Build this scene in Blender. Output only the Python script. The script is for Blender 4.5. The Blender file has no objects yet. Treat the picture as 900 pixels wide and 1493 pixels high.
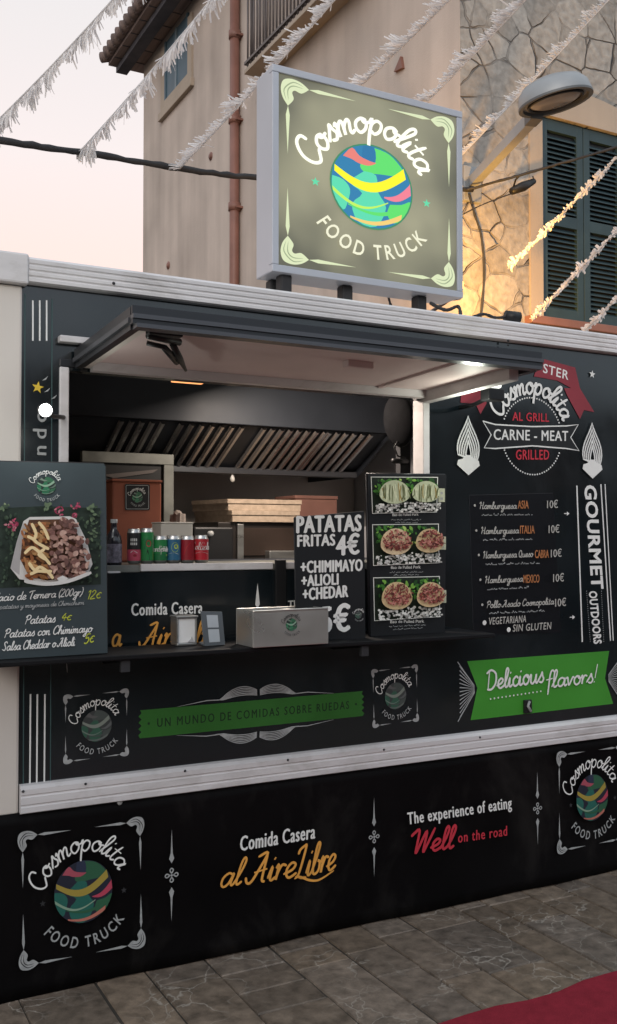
import bpy, bmesh, math, random
from mathutils import Vector, Matrix
from mathutils.geometry import tessellate_polygon
random.seed(7)
R = math.radians
scene = bpy.context.scene
COL = scene.collection

# ------------------------------------------------------------------ camera
F_PX, CX, CY = 1413.0, 450.0, 746.5          # focal length and centre in photo pixels
YAW, PITCH = R(27.96), math.atan(37.5 / 1413.0)
CAM = Vector((0.0, -3.49, 1.61))
_fh = Vector((math.sin(YAW), math.cos(YAW), 0))
C_F = _fh * math.cos(PITCH) + Vector((0, 0, math.sin(PITCH)))
C_R = Vector((math.cos(YAW), -math.sin(YAW), 0))
C_U = C_R.cross(C_F)
cam_d = bpy.data.cameras.new('camera')
cam_d.sensor_fit = 'VERTICAL'; cam_d.sensor_height = 36.0
cam_d.lens = F_PX / 1493.0 * 36.0
cam_d.clip_start = 0.05; cam_d.clip_end = 3000
cam = bpy.data.objects.new('camera', cam_d); COL.objects.link(cam)
_m = Matrix((C_R, C_U, -C_F)).transposed().to_4x4(); _m.translation = CAM
cam.matrix_world = _m
scene.camera = cam

# ------------------------------------------------------------------ sky and sun (dusk, soft)
world = bpy.data.worlds.new('World'); scene.world = world; world.use_nodes = True
wn, wl = world.node_tree.nodes, world.node_tree.links
wn.clear()
sky = wn.new('ShaderNodeTexSky'); sky.sky_type = 'NISHITA'; sky.sun_disc = False
SUN_EL, SUN_AZ = 20.0, 215.0                    # degrees, azimuth clockwise from +y
sky.sun_elevation = R(SUN_EL); sky.sun_rotation = R(SUN_AZ)
sky.air_density = 1.0; sky.dust_density = 2.0
bg1 = wn.new('ShaderNodeBackground'); bg1.inputs['Strength'].default_value = 0.05
wl.new(sky.outputs[0], bg1.inputs[0])
tc = wn.new('ShaderNodeTexCoord'); sx = wn.new('ShaderNodeSeparateXYZ')
wl.new(tc.outputs['Generated'], sx.inputs[0])
rp = wn.new('ShaderNodeValToRGB')
e = rp.color_ramp.elements
e[0].position = 0.0; e[0].color = (0.66, 0.50, 0.45, 1)
e[1].position = 1.0; e[1].color = (0.66, 0.72, 0.78, 1)
for pos, c in ((0.24, (0.70, 0.47, 0.36, 1)), (0.36, (0.64, 0.535, 0.475, 1)), (0.52, (0.57, 0.535, 0.50, 1)), (0.75, (0.66, 0.69, 0.72, 1))):
    k = e.new(pos); k.color = c
wl.new(sx.outputs['Z'], rp.inputs[0])
bg2 = wn.new('ShaderNodeBackground'); bg2.inputs['Strength'].default_value = 1.4
# the half of the sky away from the sunset is greyer and cooler
af = wn.new('ShaderNodeMapRange'); af.inputs[1].default_value = -0.35; af.inputs[2].default_value = 0.55; af.interpolation_type = 'SMOOTHSTEP'
wl.new(sx.outputs['Y'], af.inputs[0])
rp2 = wn.new('ShaderNodeValToRGB'); e2 = rp2.color_ramp.elements
e2[0].position = 0.0; e2[0].color = (0.42, 0.46, 0.50, 1); e2[1].position = 1.0; e2[1].color = (0.66, 0.72, 0.78, 1)
k2 = e2.new(0.3); k2.color = (0.48, 0.53, 0.58, 1)
wl.new(sx.outputs['Z'], rp2.inputs[0])
mxs = wn.new('ShaderNodeMixRGB'); wl.new(af.outputs[0], mxs.inputs[0]); wl.new(rp2.outputs[0], mxs.inputs[1]); wl.new(rp.outputs[0], mxs.inputs[2])
wl.new(mxs.outputs[0], bg2.inputs[0])
ad = wn.new('ShaderNodeAddShader'); wo = wn.new('ShaderNodeOutputWorld')
wl.new(bg1.outputs[0], ad.inputs[0]); wl.new(bg2.outputs[0], ad.inputs[1]); wl.new(ad.outputs[0], wo.inputs[0])
sun_d = bpy.data.lights.new('sun', 'SUN'); sun_d.energy = 0.75; sun_d.angle = R(30); sun_d.color = (1.0, 0.94, 0.90)
sun = bpy.data.objects.new('sun', sun_d); COL.objects.link(sun)
_a, _e = R(SUN_AZ), R(20)
sun.rotation_euler = Vector((-math.sin(_a) * math.cos(_e), -math.cos(_a) * math.cos(_e), -math.sin(_e))).to_track_quat('-Z', 'Y').to_euler()
sun.location = (-4, -8, 9)
scene.view_settings.view_transform = 'Standard'; scene.view_settings.look = 'None'
scene.view_settings.gamma = 1; scene.view_settings.use_curve_mapping = False
scene.view_settings.exposure = 0.0
scene.render.engine = 'CYCLES'
scene.cycles.max_bounces = 6; scene.cycles.use_denoising = True

# ------------------------------------------------------------------ rays: where a sight line meets a plane
def ray(px, py): return C_F + C_R * ((px - CX) / F_PX) + C_U * ((CY - py) / F_PX)
def Wy(px, py, Y=0.0):
    d = ray(px, py); return CAM + d * ((Y - CAM.y) / d.y)
def Wx(px, py, X):
    d = ray(px, py); return CAM + d * ((X - CAM.x) / d.x)
def Wz(px, py, Z):
    d = ray(px, py); return CAM + d * ((Z - CAM.z) / d.z)

# ------------------------------------------------------------------ materials
def lin(r, g, b):
    f = lambda c: (c / 255 / 12.92) if c / 255 <= 0.04045 else ((c / 255 + 0.055) / 1.055) ** 2.4
    return (f(r), f(g), f(b), 1.0)
def pm(name, rgb, rough=0.5, metal=0.0, spec=0.5, var=0.08, scale=6.0, bump=0.0, bscale=40.0, emis=0.0, rvar=0.0, stretch=None):
    """procedural principled material; rgb is linear base colour"""
    m = bpy.data.materials.new(name); m.use_nodes = True
    n, l = m.node_tree.nodes, m.node_tree.links
    b = n['Principled BSDF']
    c = (rgb[0], rgb[1], rgb[2], 1)
    b.inputs['Base Color'].default_value = c
    b.inputs['Roughness'].default_value = rough; b.inputs['Metallic'].default_value = metal
    b.inputs['Specular IOR Level'].default_value = spec
    if emis:
        b.inputs['Emission Color'].default_value = c; b.inputs['Emission Strength'].default_value = emis
    co = n.new('ShaderNodeTexCoord'); src = co.outputs['Object']
    if stretch:
        mp = n.new('ShaderNodeMapping'); mp.inputs['Scale'].default_value = stretch
        l.new(src, mp.inputs[0]); src = mp.outputs[0]
    if var:
        t = n.new('ShaderNodeTexNoise'); t.inputs['Scale'].default_value = scale; t.inputs['Detail'].default_value = 6
        l.new(src, t.inputs['Vector'])
        mr = n.new('ShaderNodeMapRange'); mr.inputs[1].default_value = 0.25; mr.inputs[2].default_value = 0.75
        mr.inputs[3].default_value = 1 - var; mr.inputs[4].default_value = 1 + var
        l.new(t.outputs['Fac'], mr.inputs[0])
        mx = n.new('ShaderNodeVectorMath'); mx.operation = 'SCALE'; mx.inputs[0].default_value = c[:3]
        l.new(mr.outputs[0], mx.inputs['Scale']); l.new(mx.outputs[0], b.inputs['Base Color'])
        if emis: l.new(mx.outputs[0], b.inputs['Emission Color'])
        if rvar:
            m2 = n.new('ShaderNodeMapRange'); m2.inputs[1].default_value = 0.3; m2.inputs[2].default_value = 0.7
            m2.inputs[3].default_value = max(0.02, rough - rvar); m2.inputs[4].default_value = rough + rvar
            l.new(t.outputs['Fac'], m2.inputs[0]); l.new(m2.outputs[0], b.inputs['Roughness'])
    if bump:
        t2 = n.new('ShaderNodeTexNoise'); t2.inputs['Scale'].default_value = bscale; t2.inputs['Detail'].default_value = 5
        l.new(src, t2.inputs['Vector'])
        bp = n.new('ShaderNodeBump'); bp.inputs['Strength'].default_value = bump; bp.inputs['Distance'].default_value = 0.01
        l.new(t2.outputs['Fac'], bp.inputs['Height']); l.new(bp.outputs[0], b.inputs['Normal'])
    return m
def glow(name, r, g, b, s=1.0):
    """backlit print or lamp: emits the colour itself"""
    m = bpy.data.materials.new(name); m.use_nodes = True
    p = m.node_tree.nodes['Principled BSDF']; c = lin(r, g, b)
    p.inputs['Base Color'].default_value = (0.02, 0.02, 0.02, 1); p.inputs['Roughness'].default_value = 0.4
    p.inputs['Specular IOR Level'].default_value = 0.2
    p.inputs['Emission Color'].default_value = c; p.inputs['Emission Strength'].default_value = s
    return m
M = {}
M['white_alu'] = pm('white_aluminium', (0.60, 0.58, 0.585), 0.45, 0.0, 0.4, 0.09, 3, 0.05, 14, rvar=0.08, stretch=(0.6, 4, 6))
M['white_panel'] = pm('white_panel', (0.60, 0.555, 0.51), 0.5, 0, 0.4, 0.07, 2.5, 0.03, 9)
M['black_panel'] = pm('black_vinyl_panel', (0.0050, 0.0085, 0.0110), 0.15, 0, 0.75, 0.35, 2.5, 0.012, 2.5, rvar=0.08)
M['black_fabric'] = pm('black_banner_fabric', (0.0034, 0.0030, 0.0033), 0.55, 0, 0.08, 0.5, 2, 0.25, 3.5)
M['dark_alu'] = pm('dark_aluminium', (0.024, 0.026, 0.031), 0.34, 0.3, 0.5, 0.12, 4, 0, 10, stretch=(0.3, 5, 5))
M['mid_alu'] = pm('grey_aluminium', (0.070, 0.073, 0.083), 0.32, 0.3, 0.5, 0.12, 4, stretch=(0.3, 5, 5))
M['hatch_under'] = pm('hatch_inner_skin', (0.70, 0.58, 0.56), 0.55, 0, 0.3, 0.12, 2.2, 0.02, 6)
M['steel'] = pm('brushed_steel', (0.34, 0.34, 0.33), 0.36, 0.8, 0.5, 0.15, 5, 0.03, 30, rvar=0.1, stretch=(1, 1, 8))
M['steel_dull'] = pm('stained_steel', (0.17, 0.175, 0.16), 0.45, 0.35, 0.5, 0.35, 9, 0.05, 25, rvar=0.1)
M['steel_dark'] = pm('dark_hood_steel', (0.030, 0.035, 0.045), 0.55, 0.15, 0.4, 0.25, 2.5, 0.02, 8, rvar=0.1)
M['filter'] = pm('filter_steel', (0.50, 0.49, 0.49), 0.27, 0.85, 0.5, 0.12, 3, 0.0, 30, rvar=0.12)
M['kitchen_wall'] = pm('kitchen_wall', (0.58, 0.53, 0.50), 0.42, 0.1, 0.4, 0.2, 1.7, 0.02, 8)
M['kitchen_side'] = pm('kitchen_side_wall', (0.48, 0.48, 0.50), 0.5, 0, 0.4, 0.12, 1.8)
M['black'] = pm('black_plastic', (0.012, 0.012, 0.013), 0.45, 0, 0.35, 0.2, 8)
M['rubber'] = pm('dark_rubber', (0.03, 0.03, 0.033), 0.7, 0, 0.3, 0.2, 10)
M['sign_grey'] = pm('sign_cabinet_grey', (0.40, 0.42, 0.47), 0.42, 0.15, 0.45, 0.06, 3, 0.015, 8)
M['letter'] = pm('white_lettering', (0.74, 0.74, 0.72), 0.5, 0, 0.3, 0.06, 30)
M['letter_dim'] = pm('grey_lettering', (0.34, 0.35, 0.35), 0.5, 0, 0.3, 0.2, 60)
M['orange'] = pm('amber_lettering', (0.72, 0.34, 0.07), 0.5, 0, 0.3, 0.15, 14)
M['red'] = pm('red_lettering', (0.52, 0.035, 0.055), 0.5, 0, 0.3, 0.08, 14)
M['red_dark'] = pm('dark_red_ribbon', (0.24, 0.030, 0.042), 0.45, 0, 0.35, 0.1, 8)
M['red_deep'] = pm('deep_red_print', (0.13, 0.022, 0.03), 0.45, 0, 0.35, 0.1, 8)
M['green'] = pm('green_banner_print', (0.050, 0.26, 0.030), 0.42, 0, 0.35, 0.08, 4, rvar=0.05)
M['green_dull'] = pm('dull_green_ribbon_print', (0.028, 0.125, 0.022), 0.45, 0, 0.3, 0.15, 4, rvar=0.05)
M['ink'] = pm('dark_green_ink', (0.010, 0.030, 0.012), 0.5, 0, 0.3, 0.1, 8)
M['teal_line'] = pm('teal_pinstripe', (0.045, 0.085, 0.085), 0.5, 0, 0.3, 0.1, 8)
M['yellow'] = pm('yellow_print', (0.72, 0.50, 0.05), 0.5, 0, 0.3, 0.08, 8)
M['lime'] = pm('lime_lettering', (0.50, 0.55, 0.06), 0.5, 0, 0.3, 0.08, 8)

def dusty(m, dust, lo, hi, scale, stretch, amount, rough_add=.25):
    """dry film of dust and wiped streaks over a dark surface"""
    n, l = m.node_tree.nodes, m.node_tree.links; b = n['Principled BSDF']
    co = n.new('ShaderNodeTexCoord'); mp = n.new('ShaderNodeMapping'); mp.inputs['Scale'].default_value = stretch; l.new(co.outputs['Object'], mp.inputs[0])
    t = n.new('ShaderNodeTexNoise'); t.inputs['Scale'].default_value = scale; t.inputs['Detail'].default_value = 9; t.inputs['Roughness'].default_value = .68; t.inputs['Distortion'].default_value = .4
    l.new(mp.outputs[0], t.inputs['Vector'])
    r = n.new('ShaderNodeMapRange'); r.inputs[1].default_value = lo; r.inputs[2].default_value = hi; r.inputs[4].default_value = amount; l.new(t.outputs['Fac'], r.inputs[0])
    mx = n.new('ShaderNodeMixRGB'); mx.inputs[2].default_value = (*dust, 1)
    src = b.inputs['Base Color'].links[0].from_socket if b.inputs['Base Color'].links else None
    if src: l.new(src, mx.inputs[1])
    else: mx.inputs[1].default_value = b.inputs['Base Color'].default_value
    l.new(r.outputs[0], mx.inputs[0]); l.new(mx.outputs[0], b.inputs['Base Color'])
    ad_ = n.new('ShaderNodeMath'); ad_.operation = 'MULTIPLY_ADD'; ad_.inputs[1].default_value = rough_add; ad_.inputs[2].default_value = b.inputs['Roughness'].default_value
    if b.inputs['Roughness'].links: l.new(b.inputs['Roughness'].links[0].from_socket, ad_.inputs[2])
    l.new(r.outputs[0], ad_.inputs[0]); l.new(ad_.outputs[0], b.inputs['Roughness'])
dusty(M['black_panel'], (.036, .040, .044), .52, .80, 2.2, (1, 1, .45), .45)
dusty(M['black_fabric'], (.035, .032, .030), .52, .80, 2.6, (1, 1, .6), .55, .1)
dusty(M['white_alu'], (.26, .235, .21), .50, .76, 2.4, (1.6, 1, 3), .55)
dusty(M['white_panel'], (.28, .25, .22), .52, .78, 1.8, (2.5, 2.5, .5), .5)

# ------------------------------------------------------------------ mesh builder
class MB:
    def __init__(s): s.v, s.f, s.mi, s.mats, s.sm = [], [], [], [], []
    def mat(s, m):
        if isinstance(m, str): m = M[m]
        if m not in s.mats: s.mats.append(m)
        return s.mats.index(m)
    def add(s, verts, faces, m, smooth=False):
        k = len(s.v); i = s.mat(m)
        s.v.extend([Vector(p) for p in verts])
        for f in faces:
            s.f.append([k + q for q in f]); s.mi.append(i); s.sm.append(smooth)
        return s
    def bm(s, bm, m, smooth=False):
        bm.verts.index_update()
        s.add([v.co.copy() for v in bm.verts], [[v.index for v in f.verts] for f in bm.faces], m, smooth); bm.free(); return s
    def box(s, x0, x1, y0, y1, z0, z1, m, bev=0.0, seg=2):
        bm = bmesh.new(); bmesh.ops.create_cube(bm, size=1)
        sc = Vector((abs(x1 - x0), abs(y1 - y0), abs(z1 - z0))); ce = Vector(((x0 + x1) / 2, (y0 + y1) / 2, (z0 + z1) / 2))
        for v in bm.verts: v.co = Vector((v.co.x * sc.x, v.co.y * sc.y, v.co.z * sc.z)) + ce
        if bev: bmesh.ops.bevel(bm, geom=bm.edges[:], offset=bev, segments=seg, profile=0.5, affect='EDGES')
        return s.bm(bm, m)
    def prism(s, poly, d, m):
        """closed 3D polygon extruded by vector d"""
        n = len(poly); P = [Vector(p) for p in poly]; d = Vector(d)
        tri = tessellate_polygon([P])
        V = P + [p + d for p in P]
        Fc = [list(t) for t in tri] + [[q + n for q in reversed(t)] for t in tri] + [[i, (i + 1) % n, (i + 1) % n + n, i + n] for i in range(n)]
        s.add(V, Fc, m)
        return s
    def tube(s, pts, r, m, n=8, cap=True, smooth=True):
        P = [Vector(p) for p in pts]; rs = r if isinstance(r, (list, tuple)) else [r] * len(P)
        V, Fc = [], []; up = None
        for i, p in enumerate(P):
            t = (P[min(i + 1, len(P) - 1)] - P[max(i - 1, 0)]).normalized()
            if up is None:
                up = Vector((0, 0, 1)) if abs(t.z) < 0.9 else Vector((1, 0, 0))
            a = (up - t * up.dot(t)).normalized(); up = a; b = t.cross(a)
            for k in range(n):
                q = 2 * math.pi * k / n; V.append(p + (a * math.cos(q) + b * math.sin(q)) * rs[i])
        for i in range(len(P) - 1):
            for k in range(n):
                k2 = (k + 1) % n; Fc.append([i * n + k, i * n + k2, (i + 1) * n + k2, (i + 1) * n + k])
        if cap: Fc.append(list(range(n))[::-1]); Fc.append([(len(P) - 1) * n + k for k in range(n)])
        s.add(V, Fc, m, smooth); return s
    def lathe(s, c, prof, m, n=24, smooth=True, ax=None):
        """profile of (radius, height) about an axis through c"""
        c = Vector(c); V, Fc = [], []
        q = Vector(ax).normalized().to_track_quat('Z', 'Y') if ax is not None else None
        for (r, z) in prof:
            for k in range(n):
                t = 2 * math.pi * k / n; p = Vector((r * math.cos(t), r * math.sin(t), z))
                if q: p = q @ p
                V.append(c + p)
        for i in range(len(prof) - 1):
            for k in range(n):
                k2 = (k + 1) % n; Fc.append([i * n + k, i * n + k2, (i + 1) * n + k2, (i + 1) * n + k])
        s.add(V, Fc, m, smooth); return s
    def build(s, name, parent=None):
        me = bpy.data.meshes.new(name)
        o = Vector((0, 0, 0)); p = parent
        while p is not None: o += Vector(p.location); p = p.parent
        me.from_pydata([v - o for v in s.v], [], s.f)
        for m in s.mats: me.materials.append(m)
        me.polygons.foreach_set('material_index', s.mi); me.polygons.foreach_set('use_smooth', s.sm)
        me.update()
        ob = bpy.data.objects.new(name, me); COL.objects.link(ob)
        if parent is not None: ob.parent = parent
        return ob
def tag(o, label=None, cat=None, group=None, kind=None):
    if label: o['label'] = label
    if cat: o['category'] = cat
    if group: o['group'] = group
    if kind: o['kind'] = kind
    return o
def thing(name, label, cat, loc, group=None):
    o = bpy.data.objects.new(name, None); COL.objects.link(o); o.location = loc; o.empty_display_size = 0.1
    return tag(o, label, cat, group)

# ------------------------------------------------------------------ flat print: lettering, emblems, pictures
_tcache = {}
def font_mesh(s, bold=0.0, space=1.0):
    k = (s, bold, space)
    if k in _tcache: return _tcache[k]
    def go(body):
        cu = bpy.data.curves.new('t', 'FONT'); cu.body = body; cu.offset = bold; cu.resolution_u = 3; cu.space_character = space
        ob = bpy.data.objects.new('t', cu); COL.objects.link(ob)
        dg = bpy.context.evaluated_depsgraph_get(); me = bpy.data.meshes.new_from_object(ob.evaluated_get(dg))
        V = [(v.co.x, v.co.y) for v in me.vertices]; Fc = [list(p.vertices) for p in me.polygons]
        bpy.data.objects.remove(ob); bpy.data.curves.remove(cu); bpy.data.meshes.remove(me)
        return V, Fc
    V, Fc = go(s); H, _ = go('H')
    y0 = 0.0; hh = max(p[1] for p in H)
    x0 = min(p[0] for p in V); x1 = max(p[0] for p in V)
    out = ([((x - x0) / hh, (y - y0) / hh) for x, y in V], Fc, (x1 - x0) / hh)   # cap height = 1
    _tcache[k] = out
    return out
def smooth_line(P, n=5):
    if len(P) < 3: return list(P)
    out = []
    for i in range(len(P) - 1):
        p0 = P[max(i - 1, 0)]; p1 = P[i]; p2 = P[i + 1]; p3 = P[min(i + 2, len(P) - 1)]
        for k in range(n):
            t = k / n
            out.append(tuple(0.5 * (2 * p1[c] + (p2[c] - p0[c]) * t + (2 * p0[c] - 5 * p1[c] + 4 * p2[c] - p3[c]) * t * t + (3 * p1[c] - p0[c] - 3 * p2[c] + p3[c]) * t ** 3) for c in (0, 1)))
    out.append(tuple(P[-1])); return out
# brush script: strokes on x-height 1, ascender 2 -> (advance, [strokes])
SC = {
 'a': (1.0, [[(.8, .82), (.5, 1.0), (.18, .72), (.15, .25), (.38, .02), (.66, .25), (.86, .95), (.8, .3), (.9, .04), (1.08, .2)]]),
 'b': (.8, [[(0, .1), (.28, 1), (.42, 1.8), (.28, 2), (.15, 1.6), (.12, .3), (.35, 0), (.65, .2), (.65, .7), (.42, .85), (.8, .7)]]),
 'c': (.75, [[(.68, .8), (.45, 1.0), (.15, .7), (.15, .25), (.4, 0), (.82, .25)]]),
 'd': (1.02, [[(.78, .8), (.5, 1), (.15, .7), (.15, .2), (.4, 0), (.72, .35), (.9, 2.0), (.8, .35), (.93, .03), (1.12, .2)]]),
 'e': (.75, [[(-.02, .3), (.5, .52), (.65, .85), (.4, 1.0), (.15, .7), (.15, .25), (.4, 0), (.82, .25)]]),
 'f': (.55, [[(.75, 1.75), (.52, 2.0), (.3, 1.5), (.18, -.75)], [(-.05, .95), (.55, 1.05)]]),
 'g': (.95, [[(.78, .82), (.5, 1.0), (.18, .72), (.15, .25), (.38, .02), (.66, .25), (.84, .95), (.78, -.6), (.5, -.95), (.28, -.7), (1.0, .2)]]),
 'h': (.85, [[(0, .1), (.28, 1), (.4, 1.8), (.28, 2), (.15, 1.6), (.1, 0), (.16, .5), (.42, .95), (.65, .8), (.63, .2), (.75, .02), (.92, .2)]]),
 'i': (.45, [[(0, .2), (.17, .95), (.15, .2), (.27, .02), (.5, .2)], [(.2, 1.42), (.24, 1.52)]]),
 'k': (.8, [[(.15, 2), (.1, 0)], [(.6, .95), (.15, .45), (.7, .02)]]),
 'l': (.52, [[(0, .1), (.32, .9), (.48, 1.7), (.35, 2.0), (.2, 1.6), (.18, .4), (.3, .02), (.56, .2)]]),
 'm': (1.15, [[(0, .8), (.12, .95), (.1, 0), (.16, .55), (.38, .97), (.5, .8), (.48, 0), (.54, .55), (.78, .97), (.9, .8), (.88, .2), (.98, .02), (1.18, .2)]]),
 'n': (.82, [[(0, .8), (.12, .95), (.1, 0), (.16, .55), (.42, .97), (.56, .8), (.54, .2), (.65, .02), (.86, .2)]]),
 'o': (.88, [[(.7, .9), (.42, 1.0), (.14, .72), (.14, .28), (.4, 0), (.7, .25), (.74, .7), (.5, .95), (.62, .72), (.95, .78)]]),
 'p': (.9, [[(.05, .8), (.16, 1.0), (.08, -.9), (.14, .5), (.4, .98), (.7, .82), (.72, .3), (.45, 0), (.18, .2)]]),
 'r': (.6, [[(0, .8), (.12, 1.0), (.1, 0), (.16, .5), (.34, .95), (.62, .88)]]),
 's': (.72, [[(0, .15), (.35, .75), (.48, 1.08), (.55, .72), (.68, .35), (.5, .02), (.2, .1)]]),
 't': (.55, [[(.3, 1.65), (.18, .35), (.32, .02), (.58, .2)], [(-.02, 1.05), (.55, 1.12)]]),
 'u': (.95, [[(0, .8), (.13, .95), (.12, .25), (.32, 0), (.6, .3), (.74, .95), (.7, .2), (.82, .02), (1.02, .2)]]),
 'v': (.75, [[(0, .85), (.14, .92), (.3, .05), (.66, .9), (.82, .88)]]),
 'y': (.9, [[(0, .8), (.13, .95), (.14, .35), (.35, .1), (.62, .4), (.74, .95), (.64, -.6), (.4, -.92), (.2, -.65), (.95, .25)]]),
 'x': (.8, [[(.05, .95), (.7, .02)], [(.68, .95), (.02, .02)]]),
 'A': (1.2, [[(-.25, .45), (-.12, .1), (.15, .12), (.5, .9), (.85, 1.95), (.3, 1.75)], [(.85, 1.95), (.82, .5), (.85, .1), (1.02, .02)], [(.25, .72), (1.0, .85)]]),
 'B': (1.0, [[(.2, 1.9), (.12, 0)], [(0, 1.6), (.5, 2.0), (.85, 1.6), (.35, 1.08), (.9, .7), (.6, .02), (.1, .05)]]),
 'C': (1.05, [[(.95, 1.45), (.85, 1.9), (.5, 1.9), (.15, 1.2), (.15, .4), (.5, 0), (1.05, .45)]]),
 'D': (1.2, [[(.25, 1.85), (.2, .05)], [(-.05, 1.7), (.45, 2.0), (1.0, 1.55), (1.02, .6), (.6, .02), (.12, .05)]]),
 'H': (1.15, [[(-.1, 1.6), (.1, 1.95), (.25, 1.8), (.15, 0)], [(.9, 2), (.8, .3), (.9, .02), (1.1, .2)], [(.18, .95), (.82, 1.05)]]),
 'L': (.95, [[(-.05, 1.55), (.05, 1.8), (.4, 1.98), (.55, 1.9), (.3, .35), (.05, .05), (.2, .12), (.5, -.02), (1.0, -.1)]]),
 'P': (.95, [[(.3, 1.85), (.12, 0)], [(0, 1.45), (.35, 1.95), (.85, 1.75), (.75, 1.1), (.25, .9)]]),
 'Q': (1.2, [[(.8, 1.8), (.45, 1.95), (.12, 1.2), (.25, .25), (.65, .05), (.95, .8), (.8, 1.7), (.5, 1.9)], [(.5, .35), (.9, -.05), (1.15, .1)]]),
 'S': (.95, [[(.9, 1.6), (.65, 1.98), (.28, 1.7), (.45, 1.15), (.72, .6), (.5, .05), (.02, .3)]]),
 'T': (.9, [[(-.05, 1.55), (.15, 1.85), (1.0, 1.98)], [(.55, 1.88), (.4, .2), (.55, .02)]]),
 'V': (.9, [[(0, 1.8), (.15, 1.95), (.35, .05), (.95, 1.95)]]),
 'W': (1.45, [[(-.25, 1.55), (-.05, 1.8), (.3, 1.95), (.3, .1), (.45, .4), (.9, 1.85), (.88, .1), (1.05, .45), (1.5, 2.0)]]),
 '0': (.85, [[(.45, 1.9), (.12, 1.3), (.15, .4), (.42, .05), (.72, .6), (.7, 1.5), (.45, 1.9)]]),
 '1': (.5, [[(.05, 1.55), (.35, 1.9), (.28, .02)]]),
 '2': (.85, [[(.1, 1.5), (.4, 1.9), (.7, 1.5), (.45, .8), (.05, .05), (.8, .08)]]),
 '4': (.85, [[(.5, 1.9), (.08, .75), (.82, .8)], [(.6, 1.3), (.5, .02)]]),
 '5': (.85, [[(.82, 1.85), (.3, 1.85), (.2, 1.1), (.6, 1.15), (.72, .55), (.45, .02), (.05, .2)]]),
 '\u20ac': (.8, [[(.8, 1.1), (.55, 1.25), (.22, .9), (.22, .35), (.5, .05), (.8, .2)], [(.02, .75), (.55, .78)]]),
 '(': (.4, [[(.42, 2.1), (.12, 1.3), (.1, .4), (.32, -.3)]]),
 ')': (.4, [[(.12, 2.1), (.35, 1.4), (.3, .5), (.0, -.3)]]),
 '!': (.45, [[(.38, 2.1), (.2, .55)], [(.12, .05), (.14, .12)]]),
 ' ': (.55, []),
}
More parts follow.
